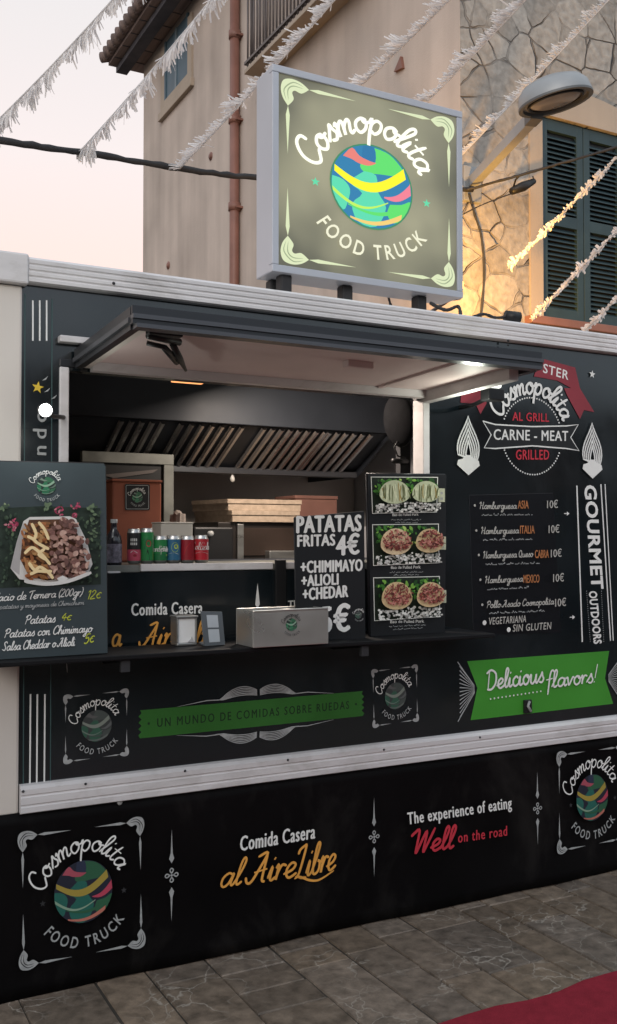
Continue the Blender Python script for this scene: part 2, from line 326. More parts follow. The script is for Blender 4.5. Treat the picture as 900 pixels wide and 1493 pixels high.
class Dec:
    """flat artwork on a plane: local (u, v) -> O + U u + V v, laid just proud of it along N"""
    def __init__(s, O, U, V, N=(0, -1, 0), base=0.0012, step=0.00012, fn=None):
        s.O, s.U, s.V, s.N = Vector(O), Vector(U), Vector(V), Vector(N); s.h = base; s.step = step; s.mb = MB(); s.fn = fn
    def p(s, u, v, h):
        if s.fn: return s.fn(u, v, h)
        return s.O + s.U * u + s.V * v + s.N * h
    def sub(s, O, U, V):
        d = Dec(O, U, V, s.N, s.h, s.step); d.mb = s.mb; return d
    def up(s): s.h += s.step
    def poly(s, pts, m, raise_=True):
        if raise_: s.up()
        P = [Vector((a, b, 0)) for a, b in pts]
        tri = tessellate_polygon([P])
        V3 = [s.p(a, b, s.h) for a, b in pts]; Fc = []
        for t in tri:
            t = list(t)
            n = (V3[t[1]] - V3[t[0]]).cross(V3[t[2]] - V3[t[0]])
            if not s.fn and n.dot(s.N) < 0: t.reverse()
            Fc.append(t)
        s.mb.add(V3, Fc, m)
    def rect(s, u0, u1, v0, v1, m): s.poly([(u0, v0), (u1, v0), (u1, v1), (u0, v1)], m)
    def ell(s, u, v, a, b, m, n=28, rot=0.0, raise_=True):
        c, d = math.cos(rot), math.sin(rot)
        s.poly([(u + a * math.cos(t) * c - b * math.sin(t) * d, v + a * math.cos(t) * d + b * math.sin(t) * c) for t in (2 * math.pi * k / n for k in range(n))], m, raise_)
    def star(s, u, v, r, m, rot=0.0):
        s.poly([(u + (r if k % 2 == 0 else r * .42) * math.sin(rot + math.pi * k / 5), v + (r if k % 2 == 0 else r * .42) * math.cos(rot + math.pi * k / 5)) for k in range(10)], m)
    def stroke(s, pts, w, m, taper=None, sm=0, cap=True, closed=False):
        s.up()
        P = smooth_line(pts, sm) if sm else list(pts)
        if closed: P = P + [P[0], P[1]]
        n = len(P); V3, Fc = [], []
        for i, q in enumerate(P):
            a = P[max(i - 1, 0)]; b = P[min(i + 1, n - 1)]
            dx, dy = b[0] - a[0], b[1] - a[1]; L = math.hypot(dx, dy) or 1e-9
            ww = w * 0.5
            if taper: ww *= taper(i / (n - 1))
            nx, ny = -dy / L * ww, dx / L * ww
            h = s.h + i * 0.000006
            qx, qy = q
            if cap and not closed and (i == 0 or i == n - 1):
                e = -1 if i == 0 else 1
                qx += dx / L * ww * 0.4 * e; qy += dy / L * ww * 0.4 * e; nx *= .6; ny *= .6
            V3 += [s.p(qx + nx, qy + ny, h), s.p(qx - nx, qy - ny, h)]
        for i in range(n - 1): Fc.append([2 * i + 1, 2 * i + 3, 2 * i + 2, 2 * i])
        s.mb.add(V3, Fc, m); s.h += n * 0.000006
    def text(s, t, u, v, hgt, m, width=None, bold=0.0, align='l', warp=None, space=1.0, slant=0.0, ratio=1.0, heavy=0.0):
        if heavy:
            for dx, dy in ((-heavy, .0), (heavy, .0), (0, heavy * .5), (0, -heavy * .5)): s.text(t, u + dx * hgt, v + dy * hgt, hgt, m, width, bold, align, warp, space, slant, ratio)
        s.up()
        V, Fc, w = font_mesh(t, bold, space)
        kx = hgt * ratio if width is None else width / w
        ox = u - {'l': 0, 'c': .5, 'r': 1}[align] * w * kx
        pts = [(ox + x * kx + slant * y * hgt, v + y * hgt) for x, y in V]
        if warp: pts = [warp(*q) for q in pts]
        s.mb.add([s.p(a, b, s.h) for a, b in pts], Fc, m)
        return w * kx
    def script(s, t, u, v, xh, m, width=None, w=0.16, slant=0.25, warp=None, align='l', hs=1.0, track=0.0):
        adv = 0; L = []
        for ch in t:
            a, st = SC.get(ch, SC[' ']); L.append((adv, st)); adv += a + track
        kx = xh * hs if width is None else width / adv
        ox = u - {'l': 0, 'c': .5, 'r': 1}[align] * adv * kx
        for a, st in L:
            for q in st:
                line = [(ox + (a + x + slant * y) * kx, v + y * xh) for x, y in smooth_line(q, 5)]
                if warp: line = [warp(*z) for z in line]
                s.stroke(line, w * xh, m)
        return adv * kx
    def ticks(s, u0, u1, v, hgt, m, seed=1):
        """print too small to be read in the photograph"""
        rnd = random.Random(seed); x = u0; s.up()
        while x < u1:
            wl_ = rnd.uniform(2.0, 5.5) * hgt; x2 = min(x + wl_, u1)
            while x < x2:
                w_ = rnd.uniform(.35, .6) * hgt; hh = hgt * rnd.choice((.7, .7, 1.0))
                if rnd.random() < .6: s.poly([(x, v), (x + w_, v), (x + w_, v + hh * .45), (x, v + hh * .45)], m, False)
                else: s.poly([(x, v + hh * .4), (x + w_, v + hh * .4), (x + w_, v + hh), (x, v + hh)], m, False)
                x += w_ + .15 * hgt
            x += hgt * .7
    def build(s, name, parent): return s.mb.build(name, parent)
def quad_frame(tl, tr, bl, Y):
    """centre and half axes of the rectangle whose corners show at these photo pixels on the plane y=Y"""
    a, b, c = Wy(*tl, Y), Wy(*tr, Y), Wy(*bl, Y)
    U, V = (b - a) / 2, (a - c) / 2
    return a + U - V, U, V
def line_frame(a, b, c, Y):
    """origin a, u unit towards b, v unit towards c, both scaled to the height |ac|; returns also the width in heights"""
    A, B, C = Wy(*a, Y), Wy(*b, Y), Wy(*c, Y)
    h = (C - A).length; U = (B - A).normalized() * h
    return A, U, (C - A), (B - A).length / h

def logo(d, pal, frame=True, globe=True):
    """round emblem: world globe between two arcs of lettering inside a flourished frame; local box is [-1, 1]"""
    W_ = pal['w']
    def arc(r0, a0, a1, total):
        def f(x, y):
            t = a0 + (a1 - a0) * x / total; r = r0 + y
            return (r * math.cos(t), r * math.sin(t))
        return f
    if frame:
        for sx_ in (-1, 1):
            for sy_ in (-1, 1):
                g = lambda x, y: (sx_ * (1 - x), sy_ * (1 - y))
                out = smooth_line([(.30, .075), (.22, .02), (.12, .0), (.03, .03), (.0, .12), (.02, .22), (.075, .30)], 4)
                inn = smooth_line([(.075, .30), (.135, .22), (.12, .15), (.15, .12), (.22, .135), (.30, .075)], 4)
                d.poly([g(*q) for q in out[:-1] + inn[:-1]], pal.get('fr', W_))
                if 'fd' in pal:
                    for off in (.035, .075):
                        ln = smooth_line([(.24, .035 + off * .6), (.13, off), (off, .13), (.035 + off * .6, .24)], 4)
                        d.stroke([g(*q) for q in ln], .012, pal['fd'], taper=lambda t: math.sin(math.pi * t) + .1)
                d.poly([g(*q) for q in ((.30, .075), (.40, .052), (.82, .072), (.40, .094))], pal.get('fr', W_))
                d.poly([g(*q) for q in ((.075, .30), (.052, .40), (.072, .82), (.094, .40))], pal.get('fr', W_))
    if globe:
        r = .46
        def clip(P):  # keep points on the disc
            o = []
            for x, y in P:
                q = math.hypot(x, y)
                o.append((x, y) if q <= r else (x * r / q, y * r / q))
            return o
        if 'rim' in pal: d.ell(0, 0, r + .018, r + .018, pal['rim'], 40)
        d.ell(0, 0, r, r, pal['sea'], 40)
        def land(P, m): d.poly(clip([(x * r, y * r) for x, y in smooth_line(P + [P[0]], 3)[:-1]]), m)
        land([(-.05, .98), (.35, .92), (.62, .75), (.85, .45), (.6, .38), (.2, .35), (-.15, .32), (-.3, .45), (-.2, .7)], pal['land2'])
        land([(-.2, .35), (.1, .3), (.15, -.1), (.35, -.45), (.1, -.95), (-.35, -.9), (-.5, -.5), (-.25, -.2), (-.55, .02)], pal['land'])
        land([(-.98, .1), (-.72, .05), (-.55, -.15), (-.6, -.45), (-.72, -.68), (-.98, -.3)], pal['land'])
        land([(.45, -.35), (.75, -.3), (.98, -.2), (.85, -.6), (.55, -.8), (.38, -.6)], pal['land2'])
        if 'blue2' in pal: land([(-.22, .98), (.05, .98), (.08, .62), (-.12, .6), (-.25, .7)], pal['blue2'])
        land([(-.72, .62), (-.5, .86), (-.32, .7), (-.05, .62), (.1, .6), (-.1, .5), (-.35, .52), (-.5, .58)], pal['pink2'])
        def band(P, m):
            d.poly(clip([(x * r, y * r) for x, y in P]), m)
        def swoosh(a, b, dip, w0, w1, m, n=14):
            top, bot = [], []
            for i in range(n + 1):
                t = i / n; x = a[0] + (b[0] - a[0]) * t; y = a[1] + (b[1] - a[1]) * t - dip * math.sin(math.pi * t)
                w = w0 + (w1 - w0) * t; top.append((x, y + w / 2)); bot.append((x, y - w / 2))
            band(top + bot[::-1], m)
        swoosh((-.93, .30), (.86, .50), .42, .16, .30, pal['yel'])
        swoosh((.30, -.20), (.99, .12), .12, .03, .30, pal['pink'])
        swoosh((-.98, -.20), (.40, -.32), .28, .10, .03, pal['yel2'])
        swoosh((-.6, -.52), (.9, -.36), .20, .03, .14, pal['land2'])
        swoosh((-.55, -.82), (.75, -.62), .16, .05, .14, pal['or'])
    tot = 10.0
    ff = arc(.60, R(171), R(25), tot)
    # script along the upper arc: x is spread over the arc, y is radial
    n = 'Cosmopolita'; adv = sum(SC[c][0] for c in n)
    d.script(n, 0, 0, .155, W_, width=tot, w=.24 if pal.get('bold') else .17, slant=.12, warp=lambda x, y: ff(x, y))
    fb = lambda x, y: ((.81 - y) * math.cos(R(219) + R(104) * x / tot), (.81 - y) * math.sin(R(219) + R(104) * x / tot))
    d.text('FOOD TRUCK', 0, 0, .16, pal.get('w2', W_), width=tot, bold=.015, warp=fb, space=1.3)
    if 'star' in pal:
        d.star(-.64, -.07, .05, pal['star']); d.star(.64, -.07, .05, pal['star'])

# =================================================================== ground, paving
def paving_material():
    m = bpy.data.materials.new('stone_paving'); m.use_nodes = True
    n, l = m.node_tree.nodes, m.node_tree.links; b = n['Principled BSDF']
    co = n.new('ShaderNodeTexCoord')
    at = n.new('ShaderNodeAttribute'); at.attribute_name = 'tint'
    t1 = n.new('ShaderNodeTexNoise'); t1.inputs['Scale'].default_value = 16; t1.inputs['Detail'].default_value = 12; t1.inputs['Roughness'].default_value = .65
    l.new(co.outputs['Object'], t1.inputs['Vector'])
    r1 = n.new('ShaderNodeMapRange'); r1.inputs[1].default_value = .3; r1.inputs[2].default_value = .7; r1.inputs[3].default_value = .5; r1.inputs[4].default_value = 1.5
    l.new(t1.outputs['Fac'], r1.inputs[0])
    sc = n.new('ShaderNodeVectorMath'); sc.operation = 'SCALE'
    l.new(at.outputs['Color'], sc.inputs[0]); l.new(r1.outputs[0], sc.inputs['Scale'])
    # pale mineral veins: thin cell borders, broken up by a mask
    tw = n.new('ShaderNodeTexNoise'); tw.inputs['Scale'].default_value = 5; tw.inputs['Detail'].default_value = 4
    l.new(co.outputs['Object'], tw.inputs['Vector'])
    mxv = n.new('ShaderNodeMixRGB'); mxv.inputs[0].default_value = .22
    l.new(co.outputs['Object'], mxv.inputs[1]); l.new(tw.outputs['Color'], mxv.inputs[2])
    vo = n.new('ShaderNodeTexVoronoi'); vo.feature = 'DISTANCE_TO_EDGE'; vo.inputs['Scale'].default_value = 9.0
    l.new(mxv.outputs[0], vo.inputs['Vector'])
    lt = n.new('ShaderNodeMapRange'); lt.inputs[1].default_value = .004; lt.inputs[2].default_value = .026; lt.inputs[3].default_value = 1; lt.inputs[4].default_value = 0
    l.new(vo.outputs['Distance'], lt.inputs[0])
    tm = n.new('ShaderNodeTexNoise'); tm.inputs['Scale'].default_value = 2.3; tm.inputs['Detail'].default_value = 3
    l.new(co.outputs['Object'], tm.inputs['Vector'])
    rm = n.new('ShaderNodeMapRange'); rm.inputs[1].default_value = .47; rm.inputs[2].default_value = .60
    l.new(tm.outputs['Fac'], rm.inputs[0])
    mu = n.new('ShaderNodeMath'); mu.operation = 'MULTIPLY'; l.new(lt.outputs[0], mu.inputs[0]); l.new(rm.outputs[0], mu.inputs[1])
    mu2 = n.new('ShaderNodeMath'); mu2.operation = 'MULTIPLY'; mu2.inputs[1].default_value = .6; l.new(mu.outputs[0], mu2.inputs[0])
    mx = n.new('ShaderNodeMixRGB'); mx.inputs[2].default_value = (.40, .36, .31, 1)
    l.new(mu2.outputs[0], mx.inputs[0]); l.new(sc.outputs[0], mx.inputs[1]); l.new(mx.outputs[0], b.inputs['Base Color'])
    b.inputs['Roughness'].default_value = .50; b.inputs['Specular IOR Level'].default_value = .4
    bp = n.new('ShaderNodeBump'); bp.inputs['Strength'].default_value = .5; bp.inputs['Distance'].default_value = .01
    l.new(t1.outputs['Fac'], bp.inputs['Height']); l.new(bp.outputs[0], b.inputs['Normal'])
    return m
M['earth'] = pm('joint_mortar', (0.058, 0.050, 0.042), .9, 0, .2, .3, 4, .1, 30)
g = MB(); g.add([(-400, -400, 0), (400, -400, 0), (400, 400, 0), (-400, 400, 0)], [[0, 1, 2, 3]], 'earth')
tag(g.build('ground'), kind='structure')
def paving():
    rnd = random.Random(11); V, Fc, T = [], [], []
    x = -2.5
    while x < 8.5:
        w = rnd.choice((.15, .19, .23, .27))
        y = -4.6 + rnd.random() * .5
        while y < 2.9:
            ln = rnd.choice((.16, .22, .3, .42, .6)); gp = .0022 + rnd.random() * .002
            pieces = [(x, x + w, y, y + ln)]
            if rnd.random() < .22 and w > .29: q = x + w * rnd.uniform(.4, .6); pieces = [(x, q, y, y + ln), (q, x + w, y, y + ln)]
            for (a, b, c, d) in pieces:
                t = rnd.uniform(.78, 1.22); wm = rnd.uniform(-.004, .008)
                col = (max(.02, .150 * t + wm), .118 * t, max(.02, .092 * t - wm), 1)
                j = lambda: rnd.uniform(-.004, .004)
                z = .007 + rnd.uniform(-.0012, .0012); k = len(V); ch = .0035
                o = [(a + gp + j(), c + gp + j()), (b - gp + j(), c + gp + j()), (b - gp + j(), d - gp + j()), (a + gp + j(), d - gp + j())]
                i_ = [(o[0][0] + ch, o[0][1] + ch), (o[1][0] - ch, o[1][1] + ch), (o[2][0] - ch, o[2][1] - ch), (o[3][0] + ch, o[3][1] - ch)]
                V += [(p[0], p[1], .0005) for p in o] + [(p[0], p[1], z) for p in i_]
                Fc += [[k + 4, k + 5, k + 6, k + 7]] + [[k + q, k + (q + 1) % 4, k + 4 + (q + 1) % 4, k + 4 + q] for q in range(4)]
                T += [col] * 8
            y += ln
        x += w
    me = bpy.data.meshes.new('paving'); me.from_pydata(V, [], Fc)
    ca = me.color_attributes.new('tint', 'FLOAT_COLOR', 'POINT')
    for i, c in enumerate(T): ca.data[i].color = c
    me.materials.append(paving_material()); me.update()
    o = bpy.data.objects.new('paving', me); COL.objects.link(o); tag(o, kind='structure')
paving()
M['carpet'] = pm('red_carpet_pile', (0.21, 0.018, 0.030), .95, 0, .1, .15, 25, .25, 220)
cb = MB(); n_ = 40; cx0, cx1, cy0, cy1 = 1.2, 6.5, -2.6, -.845
rnd = random.Random(3); top = []
for i in range(n_ + 1):
    top.append((cx0 + (cx1 - cx0) * i / n_, cy1 + .012 * math.sin(i * 1.3) + rnd.uniform(-.006, .006)))
poly = [(a, b, .011) for a, b in top] + [(cx1, cy0, .011), (cx0, cy0, .011)]
cb.prism(poly, (0, 0, .007), 'carpet')
tag(cb.build('carpet'), 'red carpet laid on the stone paving in front of the food truck', 'carpet')

# =================================================================== house behind
XF, YW = 4.885, 3.0          # plastered side wall x, stone front wall y
def plaster(name, rgb, var=.12, streak=.16):
    m = bpy.data.materials.new(name); m.use_nodes = True
    n, l = m.node_tree.nodes, m.node_tree.links; b = n['Principled BSDF']
    co = n.new('ShaderNodeTexCoord')
    t = n.new('ShaderNodeTexNoise'); t.inputs['Scale'].default_value = .9; t.inputs['Detail'].default_value = 8; l.new(co.outputs['Object'], t.inputs['Vector'])
    mp = n.new('ShaderNodeMapping'); mp.inputs['Scale'].default_value = (2.2, 2.2, .18); l.new(co.outputs['Object'], mp.inputs[0])
    t2 = n.new('ShaderNodeTexNoise'); t2.inputs['Scale'].default_value = 1.6; t2.inputs['Detail'].default_value = 6; l.new(mp.outputs[0], t2.inputs['Vector'])
    r1 = n.new('ShaderNodeMapRange'); r1.inputs[1].default_value = .3; r1.inputs[2].default_value = .7; r1.inputs[3].default_value = 1 - var; r1.inputs[4].default_value = 1 + var; l.new(t.outputs['Fac'], r1.inputs[0])
    r2 = n.new('ShaderNodeMapRange'); r2.inputs[1].default_value = .3; r2.inputs[2].default_value = .65; r2.inputs[3].default_value = 1 - streak; r2.inputs[4].default_value = 1.04; l.new(t2.outputs['Fac'], r2.inputs[0])
    mu = n.new('ShaderNodeMath'); mu.operation = 'MULTIPLY'; l.new(r1.outputs[0], mu.inputs[0]); l.new(r2.outputs[0], mu.inputs[1])
    sc = n.new('ShaderNodeVectorMath'); sc.operation = 'SCALE'; sc.inputs[0].default_value = rgb; l.new(mu.outputs[0], sc.inputs['Scale']); l.new(sc.outputs[0], b.inputs['Base Color'])
    b.inputs['Roughness'].default_value = .9; b.inputs['Specular IOR Level'].default_value = .2
    t3 = n.new('ShaderNodeTexNoise'); t3.inputs['Scale'].default_value = 60; t3.inputs['Detail'].default_value = 6; l.new(co.outputs['Object'], t3.inputs['Vector'])
    bp = n.new('ShaderNodeBump'); bp.inputs['Strength'].default_value = .25; bp.inputs['Distance'].default_value = .01; l.new(t3.outputs['Fac'], bp.inputs['Height']); l.new(bp.outputs[0], b.inputs['Normal'])
    return m
M['plaster'] = plaster('pink_render', (0.49, 0.42, 0.375), .16, .16)
M['plaster_trim'] = plaster('window_surround', (0.38, 0.32, 0.265), .08, .08)
def stone_wall_material():
    m = bpy.data.materials.new('rubble_stone'); m.use_nodes = True
    n, l = m.node_tree.nodes, m.node_tree.links; b = n['Principled BSDF']
    co = n.new('ShaderNodeTexCoord')
    mp = n.new('ShaderNodeMapping'); mp.inputs['Scale'].default_value = (1, .05, 1.15); l.new(co.outputs['Object'], mp.inputs[0])
    tw = n.new('ShaderNodeTexNoise'); tw.inputs['Scale'].default_value = 3.2; tw.inputs['Detail'].default_value = 2; l.new(mp.outputs[0], tw.inputs['Vector'])
    mv = n.new('ShaderNodeMixRGB'); mv.inputs[0].default_value = .10; l.new(mp.outputs[0], mv.inputs[1]); l.new(tw.outputs['Color'], mv.inputs[2])
    ve = n.new('ShaderNodeTexVoronoi'); ve.feature = 'DISTANCE_TO_EDGE'; ve.inputs['Scale'].default_value = 3.6; l.new(mv.outputs[0], ve.inputs['Vector'])
    vc = n.new('ShaderNodeTexVoronoi'); vc.inputs['Scale'].default_value = 3.6; l.new(mv.outputs[0], vc.inputs['Vector'])
    t = n.new('ShaderNodeTexNoise'); t.inputs['Scale'].default_value = 14; t.inputs['Detail'].default_value = 8; l.new(co.outputs['Object'], t.inputs['Vector'])
    jr = n.new('ShaderNodeMapRange'); jr.inputs[1].default_value = .004; jr.inputs[2].default_value = .028; l.new(ve.outputs['Distance'], jr.inputs[0])
    # joints are open in places and flush in others
    tj = n.new('ShaderNodeTexNoise'); tj.inputs['Scale'].default_value = 2.1; l.new(co.outputs['Object'], tj.inputs['Vector'])
    jm = n.new('ShaderNodeMapRange'); jm.inputs[1].default_value = .42; jm.inputs[2].default_value = .58; jm.inputs[3].default_value = .85; jm.inputs[4].default_value = 0; l.new(tj.outputs['Fac'], jm.inputs[0])
    jx = n.new('ShaderNodeMath'); jx.operation = 'MAXIMUM'; l.new(jr.outputs[0], jx.inputs[0]); l.new(jm.outputs[0], jx.inputs[1])
    hs = n.new('ShaderNodeSeparateColor'); l.new(vc.outputs['Color'], hs.inputs[0])
    v1 = n.new('ShaderNodeMapRange'); v1.inputs[3].default_value = .82; v1.inputs[4].default_value = 1.15; l.new(hs.outputs[0], v1.inputs[0])
    v2 = n.new('ShaderNodeMapRange'); v2.inputs[1].default_value = .3; v2.inputs[2].default_value = .7; v2.inputs[3].default_value = .75; v2.inputs[4].default_value = 1.2; l.new(t.outputs['Fac'], v2.inputs[0])
    mu = n.new('ShaderNodeMath'); mu.operation = 'MULTIPLY'; l.new(v1.outputs[0], mu.inputs[0]); l.new(v2.outputs[0], mu.inputs[1])
    sc = n.new('ShaderNodeVectorMath'); sc.operation = 'SCALE'; sc.inputs[0].default_value = (.315, .293, .27); l.new(mu.outputs[0], sc.inputs['Scale'])
    mx = n.new('ShaderNodeMixRGB'); mx.inputs[1].default_value = (.14, .126, .117, 1); l.new(jx.outputs[0], mx.inputs[0]); l.new(sc.outputs[0], mx.inputs[2]); l.new(mx.outputs[0], b.inputs['Base Color'])
    b.inputs['Roughness'].default_value = .92; b.inputs['Specular IOR Level'].default_value = .15
    ah = n.new('ShaderNodeMath'); ah.operation = 'MULTIPLY_ADD'; ah.inputs[1].default_value = .35; l.new(t.outputs['Fac'], ah.inputs[0]); l.new(jx.outputs[0], ah.inputs[2])
    bp = n.new('ShaderNodeBump'); bp.inputs['Strength'].default_value = 1.0; bp.inputs['Distance'].default_value = .045; l.new(ah.outputs[0], bp.inputs['Height']); l.new(bp.outputs[0], b.inputs['Normal'])
    return m
M['stone'] = stone_wall_material()
M['shutter'] = pm('green_shutter_paint', (0.022, 0.044, 0.054), .5, 0, .4, .15, 5, .05, 30)
M['shutter_blue'] = pm('blue_shutter_paint', (0.06, 0.11, 0.15), .5, 0, .4, .12, 5)
M['copper'] = pm('brown_downpipe_paint', (0.20, 0.095, 0.075), .5, 0, .4, .18, 5)
M['iron'] = pm('dark_iron', (0.11, 0.095, 0.095), .5, .3, .4, .15, 8)
M['wood'] = pm('eave_boards', (0.27, 0.21, 0.195), .75, 0, .25, .3, 3, .1, 12, stretch=(6, .6, 1))
M['wood_dark'] = pm('eave_beam', (0.085, 0.085, 0.10), .75, 0, .25, .3, 5, .1, 14)
M['tile'] = pm('roof_tile', (0.16, 0.12, 0.11), .8, 0, .25, .35, 6, .15, 20)
house = thing('house', 'pink rendered house with a rubble stone front and green shutters behind the food truck', 'house', (7.5, 7.0, 0))
YFAR, ZT = 11.37, 9.22
a = MB(); a.box(XF, 10.5, YW + .3, YFAR, 0, ZT - .02, 'plaster')
a.box(XF, XF + .32, YW + .004, YW + .3, 0, ZT - .02, 'plaster')
# pale quoins that have lost their render near the corner
a.build('side_wall', house)
# stone front wall with the shuttered opening left out
sx0 = Wy(790, 300, YW).x; sx1 = sx0 + 1.02
z0, z1 = 3.53, 5.335
b = MB()
for (xa, xb, za, zb) in ((XF + .003, sx0 - .0, 0, ZT - .02), (sx0, sx1, 0, z0), (sx0, sx1, z1, ZT - .02), (sx1, 10.5, 0, ZT - .02)):
    b.box(xa, xb, YW, YW + .299, za, zb, 'stone')
b.build('stone_wall', house)
c = MB(); sw = .145                                           # flat pale surround with a shallow arched head
c.box(sx0 - sw, sx0 - .001, YW - .018, YW + .12, z0 - .10, z1, 'plaster_trim')
c.box(sx1 + .001, sx1 + sw, YW - .018, YW + .12, z0 - .10, z1, 'plaster_trim')
arch = [(sx0 - sw, z1 + .001)] + [(sx0 - sw + (sx1 - sx0 + 2 * sw) * t / 12, z1 + .17 + .11 * math.sin(math.pi * t / 12)) for t in range(13)] + [(sx1 + sw, z1 + .001)]
c.prism([(x, YW - .018, z) for x, z in arch], (0, .13, 0), 'plaster_trim')
c.build('window_surround', house)
s_ = MB(); s_.box(sx0 - .2, sx1 + .2, YW - .09, YW + .1, z0 - .075, z0 - .002, M['copper'], .008)
s_.build('window_sill', house)
mid = (sx0 + sx1) / 2
for (xa, xb) in ((sx0 + .012, mid - .004), (mid + .004, sx1 - .012)):
    lf = MB(); fr = .075; y0_ = YW + .02; y1_ = YW + .062
    lf.box(xa, xa + fr, y0_, y1_, z0 + .01, z1 - .01, 'shutter', .004); lf.box(xb - fr, xb, y0_, y1_, z0 + .01, z1 - .01, 'shutter', .004)
    for (za, zb) in ((z0 + .01, z0 + .11), (z1 - .11, z1 - .01), ((z0 + z1) / 2 - .05, (z0 + z1) / 2 + .05)): lf.box(xa + fr, xb - fr, y0_ + .001, y1_ - .001, za, zb, 'shutter')
    lf.box(xa + fr, xb - fr, y1_ - .004, y1_ + .004, z0 + .1, z1 - .1, M['black'])
    z = z0 + .125
    while z < z1 - .12:
        if abs(z - (z0 + z1) / 2) > .06:
            lf.add([(xa + fr, y0_ + .004, z - .014), (xb - fr, y0_ + .004, z - .014), (xb - fr, y1_ - .006, z + .016), (xa + fr, y1_ - .006, z + .016),
                    (xa + fr, y0_ + .004, z - .022), (xb - fr, y0_ + .004, z - .022), (xb - fr, y1_ - .006, z + .008), (xa + fr, y1_ - .006, z + .008)],
                   [[0, 1, 2, 3], [7, 6, 5, 4], [4, 5, 1, 0]], 'shutter')
        z += .0435
    lf.build('shutter', house)
# upper window in the side wall
ya, yb, za, zb = 9.33, 10.31, 8.29, 8.99
w = MB(); w.box(XF - .03, XF + .05, ya - .16, ya, za - .22, zb + .02, 'plaster_trim'); w.box(XF - .03, XF + .05, yb, yb + .16, za - .22, zb + .02, 'plaster_trim')
w.box(XF - .06, XF + .05, ya - .2, yb + .2, za - .34, za - .2201, 'plaster_trim', .008); w.box(XF - .031, XF + .05, ya, yb, za - .22, za - .09, 'plaster_trim')
wf = w.build('window_frame', house)
w = MB(); w.box(XF - .012, XF + .02, ya, yb, za - .09, zb + .1, 'shutter_blue')
w.box(XF - .03, XF - .0125, (ya + yb) / 2 - .03, (ya + yb) / 2 + .03, za - .09, zb + .1, pm('pale_blue_bar', (.12, .17, .21), .5))
w.box(XF - .03, XF - .0125, ya + .002, ya + .06, za - .09, zb + .1, 'shutter_blue'); w.box(XF - .03, XF - .0125, yb - .06, yb - .002, za - .09, zb + .1, 'shutter_blue')
w.build('pane', wf)
# eaves
e_ = MB(); EX = XF - .50
e_.box(EX, XF + .3, 2.4, YFAR + .28, ZT, ZT + .05, 'wood')
for k in range(22): e_.box(EX + .002, XF - .002, 2.5 + k * .42, 2.5 + k * .42 + .02, ZT - .008, ZT - .0005, 'wood_dark')
e_.box(EX + .12, EX + .30, 2.4, YFAR + .26, ZT - .10, ZT - .01, 'wood_dark')
e_.build('eaves', house)
t_ = MB(); y = 2.4
t_.prism([(EX - .06, 2.3, ZT + .054), (EX - .06, YFAR + .32, ZT + .054), (8, YFAR + .32, ZT + 1.4), (8, 2.3, ZT + 1.4)], (0, 0, .06), 'tile')
while y < YFAR + .3:
    t_.tube([(EX - .12, y, ZT + .10), (8, y, ZT + 1.52)], .085, 'tile', 10); y += .215
t_.build('roof', house)
# downpipe with collars
px_ = MB(); pw = Wx(342, 300, XF - .07); py_ = pw.y
px_.tube([(XF - .07, py_, 0), (XF - .07, py_, ZT)], .062, 'copper', 12)
for yy in (52, 175, 302):
    zz = Wx(342, yy, XF - .07).z
    px_.tube([(XF - .07, py_, zz - .05), (XF - .07, py_, zz + .05)], .078, 'copper', 12)
    px_.box(XF - .09, XF + .02, py_ - .11, py_ + .11, zz - .035, zz - .01, 'copper')
px_.build('downpipe', house)
# balcony
bx = XF - .30; by1 = 6.76; by0 = 4.2; bz = 7.06
bb = MB(); bb.box(bx, XF + .02, by0, by1, bz - .03, bz + .02, 'plaster_trim', .005)
bal = bb.build('balcony', house)
rl = MB(); k = 0; y = by0 + .03
while y < by1:
    rl.tube([(bx + .02, y, bz + .02), (bx + .02, y, bz + 1.02)], .012, 'iron', 6); y += .085
for x in (bx + .1, bx + .19, bx + .27): rl.tube([(x, by1 - .02, bz + .02), (x, by1 - .02, bz + 1.02)], .012, 'iron', 6)
rl.box(bx, bx + .04, by0, by1, bz + 1.02, bz + 1.06, 'iron'); rl.box(bx, bx + .04, by0, by1, bz + .08, bz + .11, 'iron')
rl.box(bx, XF, by1 - .04, by1 - .001, bz + 1.021, bz + 1.061, 'iron')
rl.build('railing', bal)
# two small weep holes and an iron hook in the render
for (qx, qy, r_) in ((308, 228, .055), (246, 387, .06)):
    p = Wx(qx, qy, XF); v = MB(); v.lathe((p.x - .012, p.y, p.z), [(.001, .013), (r_ * .6, .013), (r_ * .62, 0), (r_, 0), (r_, -.03)], 'copper', 14, ax=(-1, 0, 0)); v.build('vent_hole', house)
p = Wx(586, 103, XF); v = MB(); v.prism([(XF - .03, p.y - .05, p.z), (XF - .03, p.y + .09, p.z + .02), (XF - .03, p.y - .02, p.z + .12)], (.04, 0, 0), 'copper'); v.build('wall_bracket', house)
# house on the other side of the street (unseen; height and dark tone set for the panel reflections)
oh = thing('house', 'unseen rendered house across the street facing the food truck', 'house', (2, -12, 0))
q = MB(); q.box(-14, 18, -13, -9.6, 0, 4.0, pm('opposite_render', (.17, .15, .14), .9, 0, .2, .15, 1)); q.build('wall', oh)
for k in range(7): q = MB(); q.box(-12 + k * 4, -10.9 + k * 4, -9.6, -9.55, 1.0 if k % 2 else 0.02, 2.4, 'shutter'); q.build('shutter', oh)

# =================================================================== food truck
TX0, TX1, TD = .56, 5.1, 2.15
ZB, ZR = .648, 2.606
OX0, OX1, OZ0, OZ1 = .87, 2.412, 1.185, 2.215      # serving opening
truck = thing('food_truck', 'black food truck with white aluminium rails, raised serving hatch and printed skirt', 'food truck', (2.8, 1.07, 0))
T = truck
